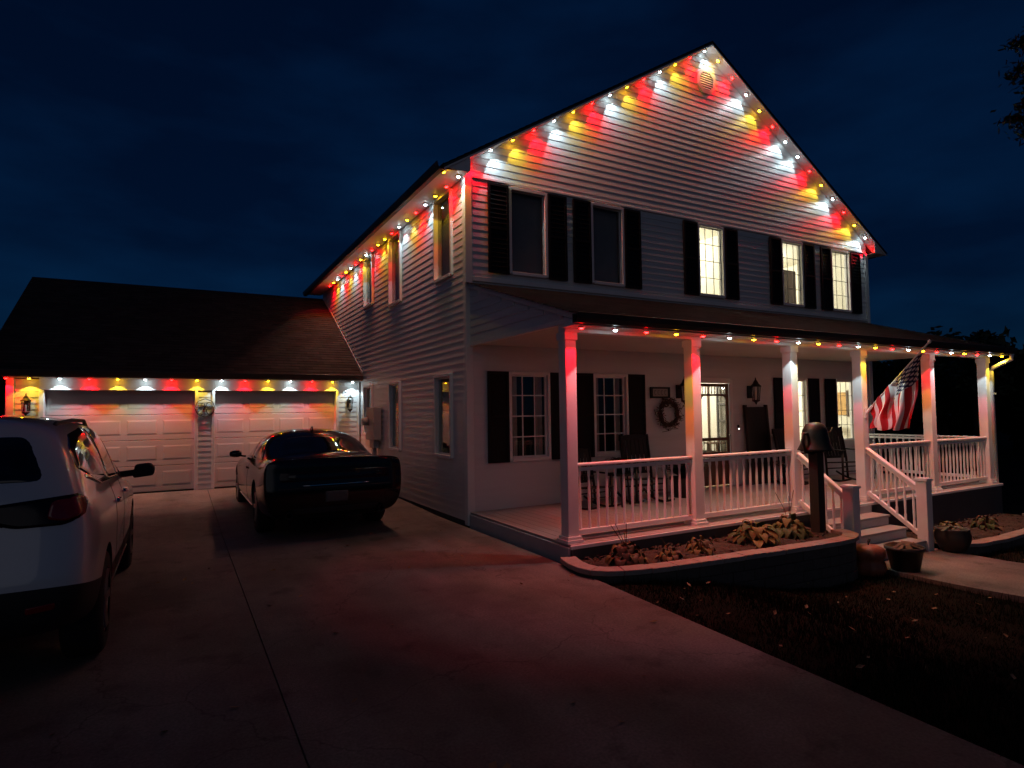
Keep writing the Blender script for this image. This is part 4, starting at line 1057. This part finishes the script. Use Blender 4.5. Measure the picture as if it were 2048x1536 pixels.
# pots by the steps
ribs = [(0.0001, 0), (.13, 0), (.185, .05), (.20, .11), (.185, .17), (.155, .205), (.19, .25), (.195, .30), (.175, .35), (.12, .385), (.05, .395), (0.0001, .39)]
t = thing('stacked_planter', (3.98, -3.62, gz(3.98, -3.6) - .02), 'squat two tiered reddish planter between the retaining wall and newel post', 'planter')
m = MB(); n = 32; mm_ = len(ribs)
for j in range(n):
    a = 2 * math.pi * j / n; k_ = 1 + .045 * math.cos(8 * a)
    for r, h_ in ribs: m.v.append((r * k_ * math.cos(a), r * k_ * math.sin(a), h_))
for j in range(n):
    for q in range(mm_ - 1): a = j * mm_ + q; b = ((j + 1) % n) * mm_ + q; m.f.append((a, b, b + 1, a + 1))
local('body', m, t, 'rust_pot', True)
local('stem', MB().tube([(0, 0, .38), (.01, 0, .43), (.03, 0, .46)], .018, 7), t, 'post_wood', True)
frond_plant('potted_mum', (4.36, -3.86, -.40), 'dark tapered pot with a faded drooping plant in front of the steps', 'plant', 'mum', .22, .30, 90, .26, seed=8, droop=1.1)
frond_plant('potted_plant', (5.98, -3.66, -.41), 'dark round pot beside the right newel post', 'plant', 'hosta', .21, .34, 22, .30, seed=9, droop=1.2,
            potprof=[(0.0001, 0), (.12, 0), (.17, .05), (.215, .16), (.225, .25), (.205, .31), (.215, .34), (.19, .34), (.18, .29), (0.0001, .29)])

# ================================================================== cars
def loft(stations):
    n = len(stations[0]); m = MB(); ring = 2 * n - 2
    for st_ in stations:
        for x, y, z in st_: m.v.append((x, y, z))
        for i in range(n - 2, 0, -1): x, y, z = st_[i]; m.v.append((-x, y, z))
    strips = []
    for s in range(len(stations) - 1):
        for i in range(ring):
            a = s * ring + i; b = s * ring + (i + 1) % ring; m.f.append((a, b, b + ring, a + ring))
            strips.append((s, i if i < n - 1 else ring - 1 - i))
    for s, base in ((-1, 0), (len(stations), (len(stations) - 1) * ring)):
        for i in range(n - 1):
            r0 = base + i; r1 = base + i + 1; l1 = base + ((ring - i - 1) % ring); l0 = base + ((ring - i) % ring)
            f = [r0, r1, l1, l0]; f = [q for k_, q in enumerate(f) if q not in f[:k_]]
            m.f.append(tuple(f) if s == -1 else tuple(f[::-1])); strips.append((s, i))
    return m, strips
def evaluated(o):
    dg = bpy.context.evaluated_depsgraph_get(); me = bpy.data.meshes.new_from_object(o.evaluated_get(dg), depsgraph=dg); return me
def car_body(stations, paint, lower, lower_strips, wheels, wr):
    m, strips = loft(stations); me = m.mesh('body', paint); me.materials.append(M[lower])
    for p, (s, i) in zip(me.polygons, strips): p.material_index = 1 if i in lower_strips else 0; p.use_smooth = True
    fix_normals(me)
    tmp = bpy.data.objects.new('tmp_body', me); C.objects.link(tmp)
    sb = tmp.modifiers.new('s', 'SUBSURF'); sb.levels = 3; sb.render_levels = 3
    smooth = evaluated(tmp)
    bpy.data.objects.remove(tmp)
    bv = BVHTree.FromPolygons([v.co[:] for v in smooth.vertices], [tuple(p.vertices) for p in smooth.polygons])
    tmp = bpy.data.objects.new('tmp_body', smooth); C.objects.link(tmp)
    cut = MB()
    for (wx, wy) in wheels:
        s = 1 if wx > 0 else -1
        prof_ = [(0.0001, s * .50), (wr * 1.12, s * .50), (wr * 1.12, s * 1.3), (0.0001, s * 1.3)]
        cut.lathe(prof_, (0, wy, wr), 28, 'x')
    cm = cut.mesh('cut', lower); bm = bmesh.new(); bm.from_mesh(cm); bmesh.ops.remove_doubles(bm, verts=bm.verts, dist=.0005); bmesh.ops.recalc_face_normals(bm, faces=bm.faces); bm.to_mesh(cm); bm.free()
    co = bpy.data.objects.new('tmp_cut', cm); C.objects.link(co)
    bo = tmp.modifiers.new('b', 'BOOLEAN'); bo.operation = 'DIFFERENCE'; bo.object = co; bo.solver = 'EXACT'; bo.material_mode = 'TRANSFER'
    final = evaluated(tmp)
    bpy.data.objects.remove(tmp); bpy.data.objects.remove(co)
    if len(final.polygons) < 200: final = smooth
    for p in final.polygons: p.use_smooth = True
    return final, bv
def split_by_material(me):
    out = []
    for k_ in range(max(1, len(me.materials))):
        idx = [p for p in me.polygons if p.material_index == k_]
        if not idx: out.append(None); continue
        mp = {}; vs = []; fs = []
        for p in idx:
            f = []
            for v in p.vertices:
                if v not in mp: mp[v] = len(vs); vs.append(me.vertices[v].co[:])
                f.append(mp[v])
            fs.append(tuple(f))
        q = bpy.data.meshes.new('split'); q.from_pydata(vs, [], fs); q.materials.append(me.materials[k_]); q.polygons.foreach_set('use_smooth', [True] * len(q.polygons)); q.update(); out.append(q)
    return out
def patch(bv, side, outline, off=.006, rnd=.03, rings=(1, .93, .75, .5, .25, .04)):
    """outline polygon in the projection plane of a side, wrapped onto the body surface"""
    pts = [Vector((a, b, 0)) for a, b in outline]; den = []
    n = len(pts)
    for i in range(n):                                        # rounded corners, dense edges
        p, q, r_ = pts[i - 1], pts[i], pts[(i + 1) % n]
        a = q + (p - q).normalized() * min(rnd, (p - q).length * .45); b = q + (r_ - q).normalized() * min(rnd, (r_ - q).length * .45)
        for t_ in (0, .25, .5, .75, 1): den.append(a * (1 - t_) ** 2 + q * 2 * t_ * (1 - t_) + b * t_ * t_)
        e = r_ + (q - r_).normalized() * min(rnd, (q - r_).length * .45); L = (e - b).length; kk = int(L / .06)
        for j in range(1, kk): den.append(b.lerp(e, j / kk))
    c = sum(den, Vector()) / len(den); m = MB(); N = len(den)
    for ri, s in enumerate(rings):
        for p in den:
            q = c + (p - c) * s
            if side == 'rear': o_, d_ = Vector((q.x, -4, q.y)), Vector((0, 1, 0))
            elif side == 'front': o_, d_ = Vector((q.x, 9, q.y)), Vector((0, -1, 0))
            elif side == 'right': o_, d_ = Vector((4, q.x, q.y)), Vector((-1, 0, 0))
            elif side == 'left': o_, d_ = Vector((-4, q.x, q.y)), Vector((1, 0, 0))
            else: o_, d_ = Vector((q.x, q.y, 5)), Vector((0, 0, -1))
            h_ = bv.ray_cast(o_, d_)
            loc = h_[0] if h_[0] is not None else bv.find_nearest(o_ + d_ * 3.5)[0]
            m.v.append(tuple(loc - d_ * (off if ri else -.004)))
    for ri in range(len(rings) - 1):
        for j in range(N):
            a = ri * N + j; b = ri * N + (j + 1) % N; m.f.append((a, b, b + N, a + N))
    m.f.append(tuple((len(rings) - 1) * N + j for j in range(N)))
    return m
def wheel(t, x, y, r, w, outer, spokes=5):
    tyre = local('wheel', MB().lathe([(r * .62, -w / 2), (r * .9, -w / 2), (r * .985, -w * .40), (r, -w * .2), (r, w * .2), (r * .985, w * .40), (r * .9, w / 2), (r * .62, w / 2)], n=36, axis='x'), t, 'tire', True); tyre.location = (x, y, r)
    s = outer
    rim = local('rim', MB().lathe([(r * .63, -s * w * .42), (r * .63, s * w * .46), (r * .60, s * w * .46), (r * .57, s * w * .1), (.0001, s * w * .1)], n=30, axis='x'), tyre, 'alloy', True)
    m = MB()
    for i in range(spokes):
        a = 2 * math.pi * i / spokes; m.bar((s * w * .34, 0, 0), (s * w * .40, r * .6 * math.cos(a), r * .6 * math.sin(a)), .05, .06)
    m.lathe([(.0001, s * w * .40), (.05, s * w * .39), (.06, s * w * .3)], n=14, axis='x')
    local('spokes', m, tyre, 'alloy')
def ystation(pts, yz):
    out = []
    for x, z in pts:
        y = yz if isinstance(yz, (int, float)) else None
        if y is None:
            if z <= yz[0][0]: y = yz[0][1]
            elif z >= yz[-1][0]: y = yz[-1][1]
            else:
                for (za, ya), (zb_, yb) in zip(yz, yz[1:]):
                    if za <= z <= zb_: y = ya + (yb - ya) * (z - za) / (zb_ - za)
        out.append((x, y, z))
    return out
def offs(yz, d): return [(z, y + d) for z, y in yz]

# ---- black sedan
ch = thing('sedan', (-1.90, 0.14, 0.0), 'black four door sedan parked facing the right garage door', 'car')
ry = [(.28, .10), (.45, .0), (.72, .0), (.80, .05), (1.0, .03), (1.06, .06)]
S_ = [ystation([(0, .30), (.62, .30), (.84, .38), (.90, .62), (.91, .88), (.90, 1.02), (.84, 1.085), (.40, 1.10), (0, 1.10)], ry),
      ystation([(0, .29), (.64, .29), (.86, .37), (.925, .62), (.93, .88), (.915, 1.03), (.85, 1.09), (.41, 1.105), (0, 1.105)], offs(ry, .03)),
      ystation([(0, .27), (.68, .27), (.88, .36), (.935, .62), (.94, .87), (.92, 1.02), (.84, 1.085), (.42, 1.10), (0, 1.10)], offs(ry, .07)),
      ystation([(0, .24), (.78, .24), (.91, .34), (.95, .62), (.945, .84), (.91, .99), (.80, 1.06), (.45, 1.075), (0, 1.08)], .42),
      ystation([(0, .22), (.80, .22), (.92, .32), (.95, .62), (.94, .82), (.90, .95), (.76, 1.03), (.55, 1.07), (0, 1.08)], .78),
      ystation([(0, .20), (.82, .20), (.92, .30), (.95, .60), (.94, .80), (.90, .93), (.85, 1.01), (.70, 1.385), (0, 1.445)], 1.46),
      ystation([(0, .20), (.82, .20), (.92, .28), (.94, .58), (.93, .79), (.90, .92), (.85, .99), (.72, 1.425), (0, 1.485)], 2.15),
      ystation([(0, .20), (.82, .20), (.92, .28), (.94, .58), (.93, .78), (.90, .91), (.84, .97), (.67, 1.395), (0, 1.465)], 2.75),
      ystation([(0, .20), (.82, .20), (.92, .28), (.94, .58), (.93, .78), (.90, .90), (.82, .95), (.66, 1.0), (0, 1.06)], 3.60),
      ystation([(0, .20), (.80, .20), (.92, .30), (.95, .60), (.94, .76), (.88, .88), (.75, .93), (.5, .96), (0, .98)], 4.2),
      ystation([(0, .24), (.70, .24), (.86, .32), (.90, .58), (.89, .70), (.82, .80), (.66, .84), (.4, .86), (0, .87)], 4.85),
      ystation([(0, .30), (.55, .30), (.72, .36), (.78, .55), (.77, .66), (.72, .74), (.58, .78), (.36, .80), (0, .81)], 5.02)]
body, bv = car_body(S_, 'carblack', 'cladding', {0}, [(.8, 1.10), (-.8, 1.10), (.8, 4.12), (-.8, 4.12)], .36)
sp_ = split_by_material(body); local('body', sp_[0], ch)
if sp_[1]: local('underbody', sp_[1], ch)
local('rear_window', patch(bv, 'top', [(-.66, .80), (.66, .80), (.56, 1.42), (-.56, 1.42)], rnd=.06), ch, 'carglass', True)
local('windshield', patch(bv, 'top', [(-.50, 2.82), (.50, 2.82), (.62, 3.52), (-.62, 3.52)], rnd=.06), ch, 'carglass', True)
for sd_ in ('left', 'right'):
    local('rear_side_window', patch(bv, sd_, [(1.20, 1.02), (1.62, 1.30), (2.14, 1.345), (2.14, 1.0)], rnd=.03), ch, 'carglass', True)
    local('front_side_window', patch(bv, sd_, [(2.24, 1.0), (2.24, 1.345), (2.78, 1.32), (3.40, 1.0)], rnd=.03), ch, 'carglass', True)
    local('door_seam', patch(bv, sd_, [(2.185, .34), (2.185, .97), (2.195, .97), (2.195, .34)], off=.002, rnd=.002), ch, 'cladding')
    local('door_handle', patch(bv, sd_, [(2.27, .83), (2.27, .86), (2.46, .86), (2.46, .83)], off=.025, rnd=.01), ch, 'carblack', True)
    local('side_sill', patch(bv, sd_, [(1.58, .27), (1.58, .33), (3.62, .33), (3.62, .27)], off=.012, rnd=.02), ch, 'chrome', True)
for s in (-1, 1):
    q = local('mirror', MB().lathe([(.0001, -.09), (.06, -.08), (.085, -.02), (.085, .04), (.05, .08), (.0001, .085)], (0, 0, 0), 18, 'x', .72), ch, 'carblack', True); q.location = (s * 1.02, 3.22, 1.02); q.scale = (1.15, 1, 1)
    local('mirror_arm', MB().bar((s * .86, 3.24, .97), (s * .98, 3.22, .99), .06, .03), ch, 'carblack')
local('tail_lamp_bar', patch(bv, 'rear', [(-.76, .80), (-.76, .93), (.76, .93), (.76, .80)], rnd=.05), ch, 'taillamp_dark', True)
local('lamp_bezel', patch(bv, 'rear', [(-.66, .835), (-.66, .895), (.66, .895), (.66, .835)], off=.010, rnd=.03), ch, 'carblack', True)
local('bumper_chrome_strip', patch(bv, 'rear', [(-.45, .737), (-.45, .744), (.45, .744), (.45, .737)], off=.012, rnd=.006), ch, 'chrome', True)
local('bumper_seam', patch(bv, 'rear', [(-.78, .70), (-.78, .715), (.78, .715), (.78, .70)], off=.006, rnd=.004), ch, 'cladding', True)
pl = local('licence_plate', patch(bv, 'rear', [(-.155, .50), (-.155, .65), (.155, .65), (.155, .50)], off=.014, rnd=.012), ch, 'plate', True)
local('diffuser', patch(bv, 'rear', [(-.55, .36), (-.60, .44), (.60, .44), (.55, .36)], off=.012, rnd=.03), ch, 'cladding', True)
for s in (-1, 1): local('exhaust_tip', MB().lathe([(.045, -.02), (.045, .10), (.038, .10), (.038, -.02), (.045, -.02)], (s * .62, .02, .36), 16, 'y'), ch, 'cladding', True)
local('antenna_fin', MB().prism([(1.74, 1.40), (1.95, 1.42), (1.82, 1.49), (1.77, 1.495)], -.012, .012, 'x'), ch, 'carblack')
for x, s in ((-.80, -1), (.80, 1)):
    for y in (1.10, 4.12): wheel(ch, x, y, .36, .24, s)
# ---- white suv
sv = thing('suv', (-5.20, -3.86, 0.0), 'white crossover SUV parked at the left edge, seen from behind', 'car')
ry = [(.40, .10), (.58, .0), (.80, .0), (.95, .07), (1.26, .11), (1.60, .38), (1.70, .50)]
S_ = [ystation([(0, .44), (.58, .44), (.78, .52), (.84, .70), (.86, .92), (.85, 1.10), (.80, 1.27), (.66, 1.60), (.42, 1.665), (0, 1.68)], ry),
      ystation([(0, .38), (.70, .38), (.88, .48), (.92, .69), (.93, .92), (.92, 1.10), (.85, 1.27), (.70, 1.62), (.46, 1.69), (0, 1.71)], offs(ry, .09)),
      ystation([(0, .28), (.80, .28), (.93, .36), (.945, .58), (.95, .86), (.945, 1.05), (.88, 1.20), (.745, 1.60), (.54, 1.70), (0, 1.735)], [(.3, .62), (1.7, .80)]),
      ystation([(0, .25), (.82, .25), (.93, .34), (.94, .50), (.95, .82), (.94, 1.02), (.885, 1.14), (.75, 1.60), (.56, 1.71), (0, 1.745)], 1.6),
      ystation([(0, .25), (.82, .25), (.93, .34), (.94, .50), (.95, .80), (.94, 1.0), (.885, 1.10), (.75, 1.59), (.56, 1.695), (0, 1.73)], 2.3),
      ystation([(0, .25), (.82, .25), (.93, .34), (.94, .50), (.95, .80), (.94, .98), (.885, 1.09), (.73, 1.55), (.54, 1.655), (0, 1.69)], 2.72),
      ystation([(0, .25), (.82, .25), (.93, .34), (.94, .50), (.95, .80), (.94, .97), (.88, 1.05), (.72, 1.11), (.45, 1.15), (0, 1.17)], 3.52),
      ystation([(0, .27), (.80, .27), (.92, .36), (.94, .52), (.95, .78), (.92, .90), (.84, .98), (.66, 1.03), (.42, 1.06), (0, 1.07)], 4.1),
      ystation([(0, .32), (.68, .32), (.84, .42), (.88, .56), (.88, .72), (.85, .82), (.76, .90), (.58, .95), (.38, .98), (0, .99)], 4.52),
      ystation([(0, .40), (.52, .40), (.68, .46), (.74, .56), (.74, .68), (.71, .76), (.62, .82), (.48, .87), (.32, .89), (0, .90)], 4.66)]
body, bv = car_body(S_, 'carwhite', 'cladding', {0, 1, 2}, [(.8, .97), (-.8, .97), (.8, 3.70), (-.8, 3.70)], .365)
sp_ = split_by_material(body); local('body', sp_[0], sv); local('lower_cladding', sp_[1], sv)
local('rear_window', patch(bv, 'rear', [(-.70, 1.31), (-.58, 1.585), (.58, 1.585), (.70, 1.31)], rnd=.07), sv, 'carglass', True)
for sd_ in ('left', 'right'):
    local('side_glass', patch(bv, sd_, [(.40, 1.37), (.52, 1.50), (.80, 1.585), (1.62, 1.625), (1.62, 1.19), (.85, 1.25)], rnd=.05), sv, 'carglass', True)
    local('side_glass', patch(bv, sd_, [(1.70, 1.185), (1.70, 1.625), (2.42, 1.60), (2.42, 1.14)], rnd=.03), sv, 'carglass', True)
    local('side_glass', patch(bv, sd_, [(2.50, 1.14), (2.50, 1.595), (2.82, 1.50), (3.34, 1.13)], rnd=.03), sv, 'carglass', True)
    local('chrome_window_line', patch(bv, sd_, [(.50, 1.30), (.54, 1.32), (1.0, 1.225), (3.3, 1.115), (3.3, 1.10), (1.0, 1.205)], off=.008, rnd=.004), sv, 'chrome', True)
    local('door_seam', patch(bv, sd_, [(1.655, .45), (1.655, 1.17), (1.665, 1.17), (1.665, .45)], off=.002, rnd=.002), sv, 'cladding')
    local('door_seam', patch(bv, sd_, [(2.455, .42), (2.455, 1.13), (2.465, 1.13), (2.465, .42)], off=.002, rnd=.002), sv, 'cladding')
    for hy in (1.76, 2.56): local('door_handle', patch(bv, sd_, [(hy, .97), (hy, 1.0), (hy + .20, 1.0), (hy + .20, .97)], off=.03, rnd=.012), sv, 'chrome', True)
    local('tail_lamp', patch(bv, sd_, [(.06, 1.06), (.07, 1.20), (.22, 1.215), (.30, 1.19), (.16, 1.09)], off=.012, rnd=.03), sv, 'taillamp', True)
    local('sill_trim', patch(bv, sd_, [(1.45, .34), (1.45, .37), (3.2, .37), (3.2, .34)], off=.012, rnd=.01), sv, 'cladding', True)
    local('mirror_sail', patch(bv, sd_, [(2.92, 1.115), (3.02, 1.29), (3.40, 1.10)], off=.010, rnd=.01), sv, 'cladding', True)
for s in (-1, 1):
    local('tail_lamp', patch(bv, 'rear', [(s * .40, 1.10), (s * .42, 1.19), (s * .88, 1.235), (s * .90, 1.10), (s * .80, 1.05), (s * .55, 1.05)], off=.012, rnd=.04), sv, 'taillamp_dark', True)
    local('lamp_lens', patch(bv, 'rear', [(s * .70, 1.09), (s * .72, 1.20), (s * .87, 1.22), (s * .89, 1.11), (s * .80, 1.07)], off=.018, rnd=.03), sv, 'taillamp', True)
    m = MB().prism([(0, .0), (.19, .02), (.20, .10), (.16, .15), (.02, .14)], -.06, .06, 'y')
    q = local('mirror', m, sv, 'cladding'); q.location = (s * .98, 3.02, 1.06); q.scale = (s, 1, 1)
    bq = q.modifiers.new('bevel', 'BEVEL'); bq.width = .025; bq.segments = 3
    local('mirror_arm', MB().bar((s * .85, 3.04, 1.10), (s * 1.04, 3.02, 1.12), .10, .06), sv, 'cladding')
    local('roof_rail', MB().tube([(s * .62, .75, 1.60), (s * .62, .95, 1.655), (s * .63, 1.6, 1.675), (s * .63, 2.3, 1.665), (s * .62, 2.6, 1.60)], .016, 8), sv, 'cladding', True)
local('licence_plate', patch(bv, 'rear', [(-.155, .86), (-.155, 1.01), (.155, 1.01), (.155, .86)], off=.014, rnd=.012), sv, 'plate', True)
local('bumper_reflector', patch(bv, 'rear', [(.62, .56), (.62, .60), (.76, .61), (.76, .57)], off=.012, rnd=.01), sv, 'taillamp', True)
for x, s in ((-.82, -1), (.82, 1)):
    for y in (.97, 3.70): wheel(sv, x, y, .365, .24, s)

# ================================================================== trees
def leaf_blob(seed, R_, n, size, clumps=26, flat=.8):
    rr = random.Random(seed); m = MB(); cs = []
    for i in range(clumps):
        v = Vector((rr.gauss(0, 1), rr.gauss(0, 1), rr.gauss(0, 1))).normalized() * R_ * rr.uniform(.35, .95); v.z *= flat; cs.append((v, R_ * rr.uniform(.22, .42)))
    for i in range(n):
        c, r = rr.choice(cs); d = Vector((rr.gauss(0, 1), rr.gauss(0, 1), rr.gauss(0, 1))).normalized() * r * rr.uniform(.5, 1.05); p = c + d
        u = Vector((rr.uniform(-1, 1), rr.uniform(-1, 1), rr.uniform(-1, 1))).normalized() * size * rr.uniform(.6, 1.3); v = u.orthogonal().normalized() * size * .45
        m.quad(p - u, p + v, p + u, p - v)
    return m, cs
crowns = []
for sd_ in (31, 32, 33):
    m, cs = leaf_blob(sd_, 1.0, 5200, .085); crowns.append((m.mesh('crown', 'foliage'), cs))
def tree(x, y, h, rad, label, k, group='trees beyond the porch'):
    z = gz(min(x, 12), y) - .1; t = thing('tree', (x, y, z), label, 'tree', group)
    me, cs = crowns[k % 3]
    m = MB().tube([(0, 0, -.3), (.05, 0, h * .25), (0, .06, h * .5), (.05, 0, h * .75)], [rad * .09, rad * .07, rad * .05, rad * .02], 8)
    for c, r in cs[:9]:
        cc = Vector((c.x * rad, c.y * rad, h - rad * .8 + c.z * rad)); m.tube([(0, 0, h * .35), tuple(cc * .5 + Vector((0, 0, h * .25))), tuple(cc)], [rad * .03, rad * .02, rad * .008], 5, False)
    local('trunk', m, t, 'trunk', True)
    o_ = local('crown', me, t); o_.location = (0, 0, h - rad * .8); o_.scale = (rad, rad, rad * (.95 if k % 2 else 1.1)); o_.rotation_euler = (0, 0, k * 1.3)
    return t
ci = Vector((-3.82, -8.27, 1.7))
def along(ang, dist): return (ci.x + math.sin(ang) * dist, ci.y + math.cos(ang) * dist)
# yaw angles (from +y toward +x) of the dark tree line right of the porch
spec = [(50.5, 46, 5.3, 3.4), (54.5, 43, 5.2, 3.2), (58.5, 47, 5.4, 3.6), (62, 44, 5.2, 3.2), (64.6, 42, 5.7, 2.9), (66.6, 40, 6.2, 2.5), (69.0, 44, 5.5, 3.4), (72.0, 41, 5.2, 3.2), (75.5, 44, 5.4, 3.6)]
names = ['behind the middle of the porch', 'seen between the flag and the porch post', 'seen between the last porch posts', 'just inside the last porch post', 'left of the round tree at the porch end',
         'standing tallest beyond the porch end', 'right of the tall round tree', 'at the right edge of the picture', 'beyond the right edge of the tree line']
for i, (an, di, h_, r_) in enumerate(spec):
    x, y = along(R(an), di); tree(x, y, h_ + .3, r_, 'dark distant tree ' + names[i], i)
for i, (an, di, h_, r_) in enumerate(((-14.5, 24, 3.6, 2.4), (-12.2, 30, 4.0, 2.4))):
    x, y = along(R(an), di); tree(x, y, h_, r_, ['dark shrubby tree at the left end of the garage', 'dark tree farther back beyond the garage end'][i], i + 3, 'trees beyond the garage')
# near tree on the right: only its branch tips reach into the picture
t = thing('yard_tree', (11.8, -5.9, gz(11.8, -5) - .2), 'tall yard tree whose dark branch tips hang in at the upper right', 'tree')
m = MB().tube([(0, 0, 0), (.1, .1, 3), (0, .3, 6), (-.2, .6, 9)], [.32, .26, .2, .1], 10); fol = MB(); rr = random.Random(77)
base = Vector((11.8, -5.9, gz(11.8, -5) - .2))
tips = [(9.00, -3.66, 8.02), (9.18, -3.60, 7.60), (9.45, -3.62, 7.05), (9.42, -3.38, 6.88), (9.60, -3.50, 6.62), (9.70, -4.0, 7.6), (10.0, -4.1, 6.9), (10.4, -4.4, 8.4), (10.6, -4.8, 7.2), (11.4, -5.2, 9.0), (12.6, -6.2, 8.6), (11.2, -7.2, 8.2), (13.0, -5.4, 7.0), (11.8, -5.9, 9.8)]
for i, tp in enumerate(tips):
    e = Vector(tp) - base; st0 = Vector((0, .2, 4.0 + .3 * (i % 6))); mid = st0.lerp(e, .55) + Vector((0, 0, .5))
    m.tube([tuple(st0), tuple(mid), tuple(e)], [.09, .05, .012], 6, False)
    for k_ in range(150 if i < 5 else 420):
        sg_ = .085 if i < 5 else .30; d = Vector((rr.gauss(0, sg_ * 1.2), rr.gauss(0, sg_ * 1.2), rr.gauss(0, sg_ * .7))); p = e + d + (mid - e) * rr.uniform(0, .35) * (1 if k_ % 3 == 0 else 0)
        u = Vector((rr.uniform(-1, 1), rr.uniform(-1, 1), rr.uniform(-1, .3))).normalized() * rr.uniform(.05, .09); v = u.orthogonal().normalized() * .035
        fol.quad(p - u, p + v, p + u, p - v)
local('trunk', m, t, 'trunk', True); local('crown', fol, t, 'foliage')

# ================================================================== grass and fallen leaves
def grass():
    rr = random.Random(123); m = MB()
    def ok(x, y):
        if x < redge(y) - .02 + .05 * math.sin(y * 7) * math.sin(y * 2.3 + 1): return False
        if y > -3.75 and x < 3.9 and y > -3.42 - .105 * x: return False
        if 4.0 < x < 6.0 + max(0, (-3.25 - y) / 4.2 - .25) * 3.2 and y > -7.5:
            tt = max(0, (-3.25 - y) / 4.2 - .25); xo = .9 * tt ** 1.5 * 4
            if 4.12 + xo * .35 < x < 5.98 + xo: return False
        return y < -3.2 or x > 10.2
    n = 0
    while n < 90000:
        x = rr.uniform(-.5, 1) ** 1 if False else -.45 + 10.5 * rr.random() ** 1.4; y = -3.2 - 5.6 * rr.random() ** 1.15
        n += 1
        if not ok(x, y): continue
        z = gz(x, y) - .01; h_ = rr.uniform(.02, .06) * (1 + .9 * max(0, math.sin(x * 2.1 + 1.3 * math.sin(y * 1.7)))); a = rr.uniform(0, 6.28); w = rr.uniform(.003, .006); lx, ly = rr.uniform(-.03, .03), rr.uniform(-.03, .03)
        cx_, sx_ = math.cos(a) * w, math.sin(a) * w
        m.tri((x - cx_, y - sx_, z), (x + cx_, y + sx_, z), (x + lx, y + ly, z + h_))
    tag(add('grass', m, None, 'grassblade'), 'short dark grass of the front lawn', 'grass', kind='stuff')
    m = MB()
    for i in range(170):
        if i < 120: x = -.3 + 7 * rr.random(); y = rr.uniform(-7.5, -3.6); z = gz(x, y) + .06
        else: x = rr.uniform(-5, -.2); y = rr.uniform(-6.9, .5); z = dz(y) + .006
        if i < 120 and not ok(x, y): continue
        s = rr.uniform(.018, .04); a = rr.uniform(0, 6.28); c = Vector((x, y, z)); u = Vector((math.cos(a), math.sin(a), rr.uniform(-.1, .3))) * s; v = Vector((-math.sin(a), math.cos(a), rr.uniform(-.1, .3))) * s * .6
        up = Vector((0, 0, s * .3))
        m.quad(c - u, c - v * .8 + up * .2, c, c + v * .8 + up); m.quad(c, c - v * .8 + up * .2, c + u + up, c + v * .8 + up)
    for cx_, cy_ in ((-2.55, -5.72), (-2.5, -5.74), (-2.60, -5.70), (-1.85, -6.2)):      # little clump of dead leaves on the drive
        for q in range(5):
            c = Vector((cx_ + rr.uniform(-.05, .05), cy_ + rr.uniform(-.03, .03), .012 + .01 * q)); a = rr.uniform(0, 6.28); u = Vector((math.cos(a), math.sin(a), rr.uniform(-.2, .5))) * .035; v = Vector((-math.sin(a), math.cos(a), .2)) * .022
            m.quad(c - u, c - v, c + u, c + v)
    tag(add('fallen_leaves', m, None, 'deadleaf'), 'scattered fallen leaves on lawn and driveway', 'leaves', kind='stuff')
grass()

# keep the siding within 300 single boards: the shortest pieces are joined per wall
boards = [o for o in C.objects if o.name.split('.')[0] == 'siding_board']
def blen(o):
    return max(o.scale.x, o.scale.y) if o.location.length > 0 else 6.0
boards.sort(key=blen, reverse=True)
rest = boards[296:]
if rest:
    m = MB()
    for o in rest:
        off = len(m.v)
        for v in o.data.vertices: m.v.append((v.co.x * o.scale.x + o.location.x, v.co.y * o.scale.y + o.location.y, v.co.z * o.scale.z + o.location.z))
        m.f += [tuple(i + off for i in p.vertices) for p in o.data.polygons]
    tag(add('short_siding_pieces', m, house, 'siding'), kind='stuff')
    for o in rest: bpy.data.objects.remove(o)
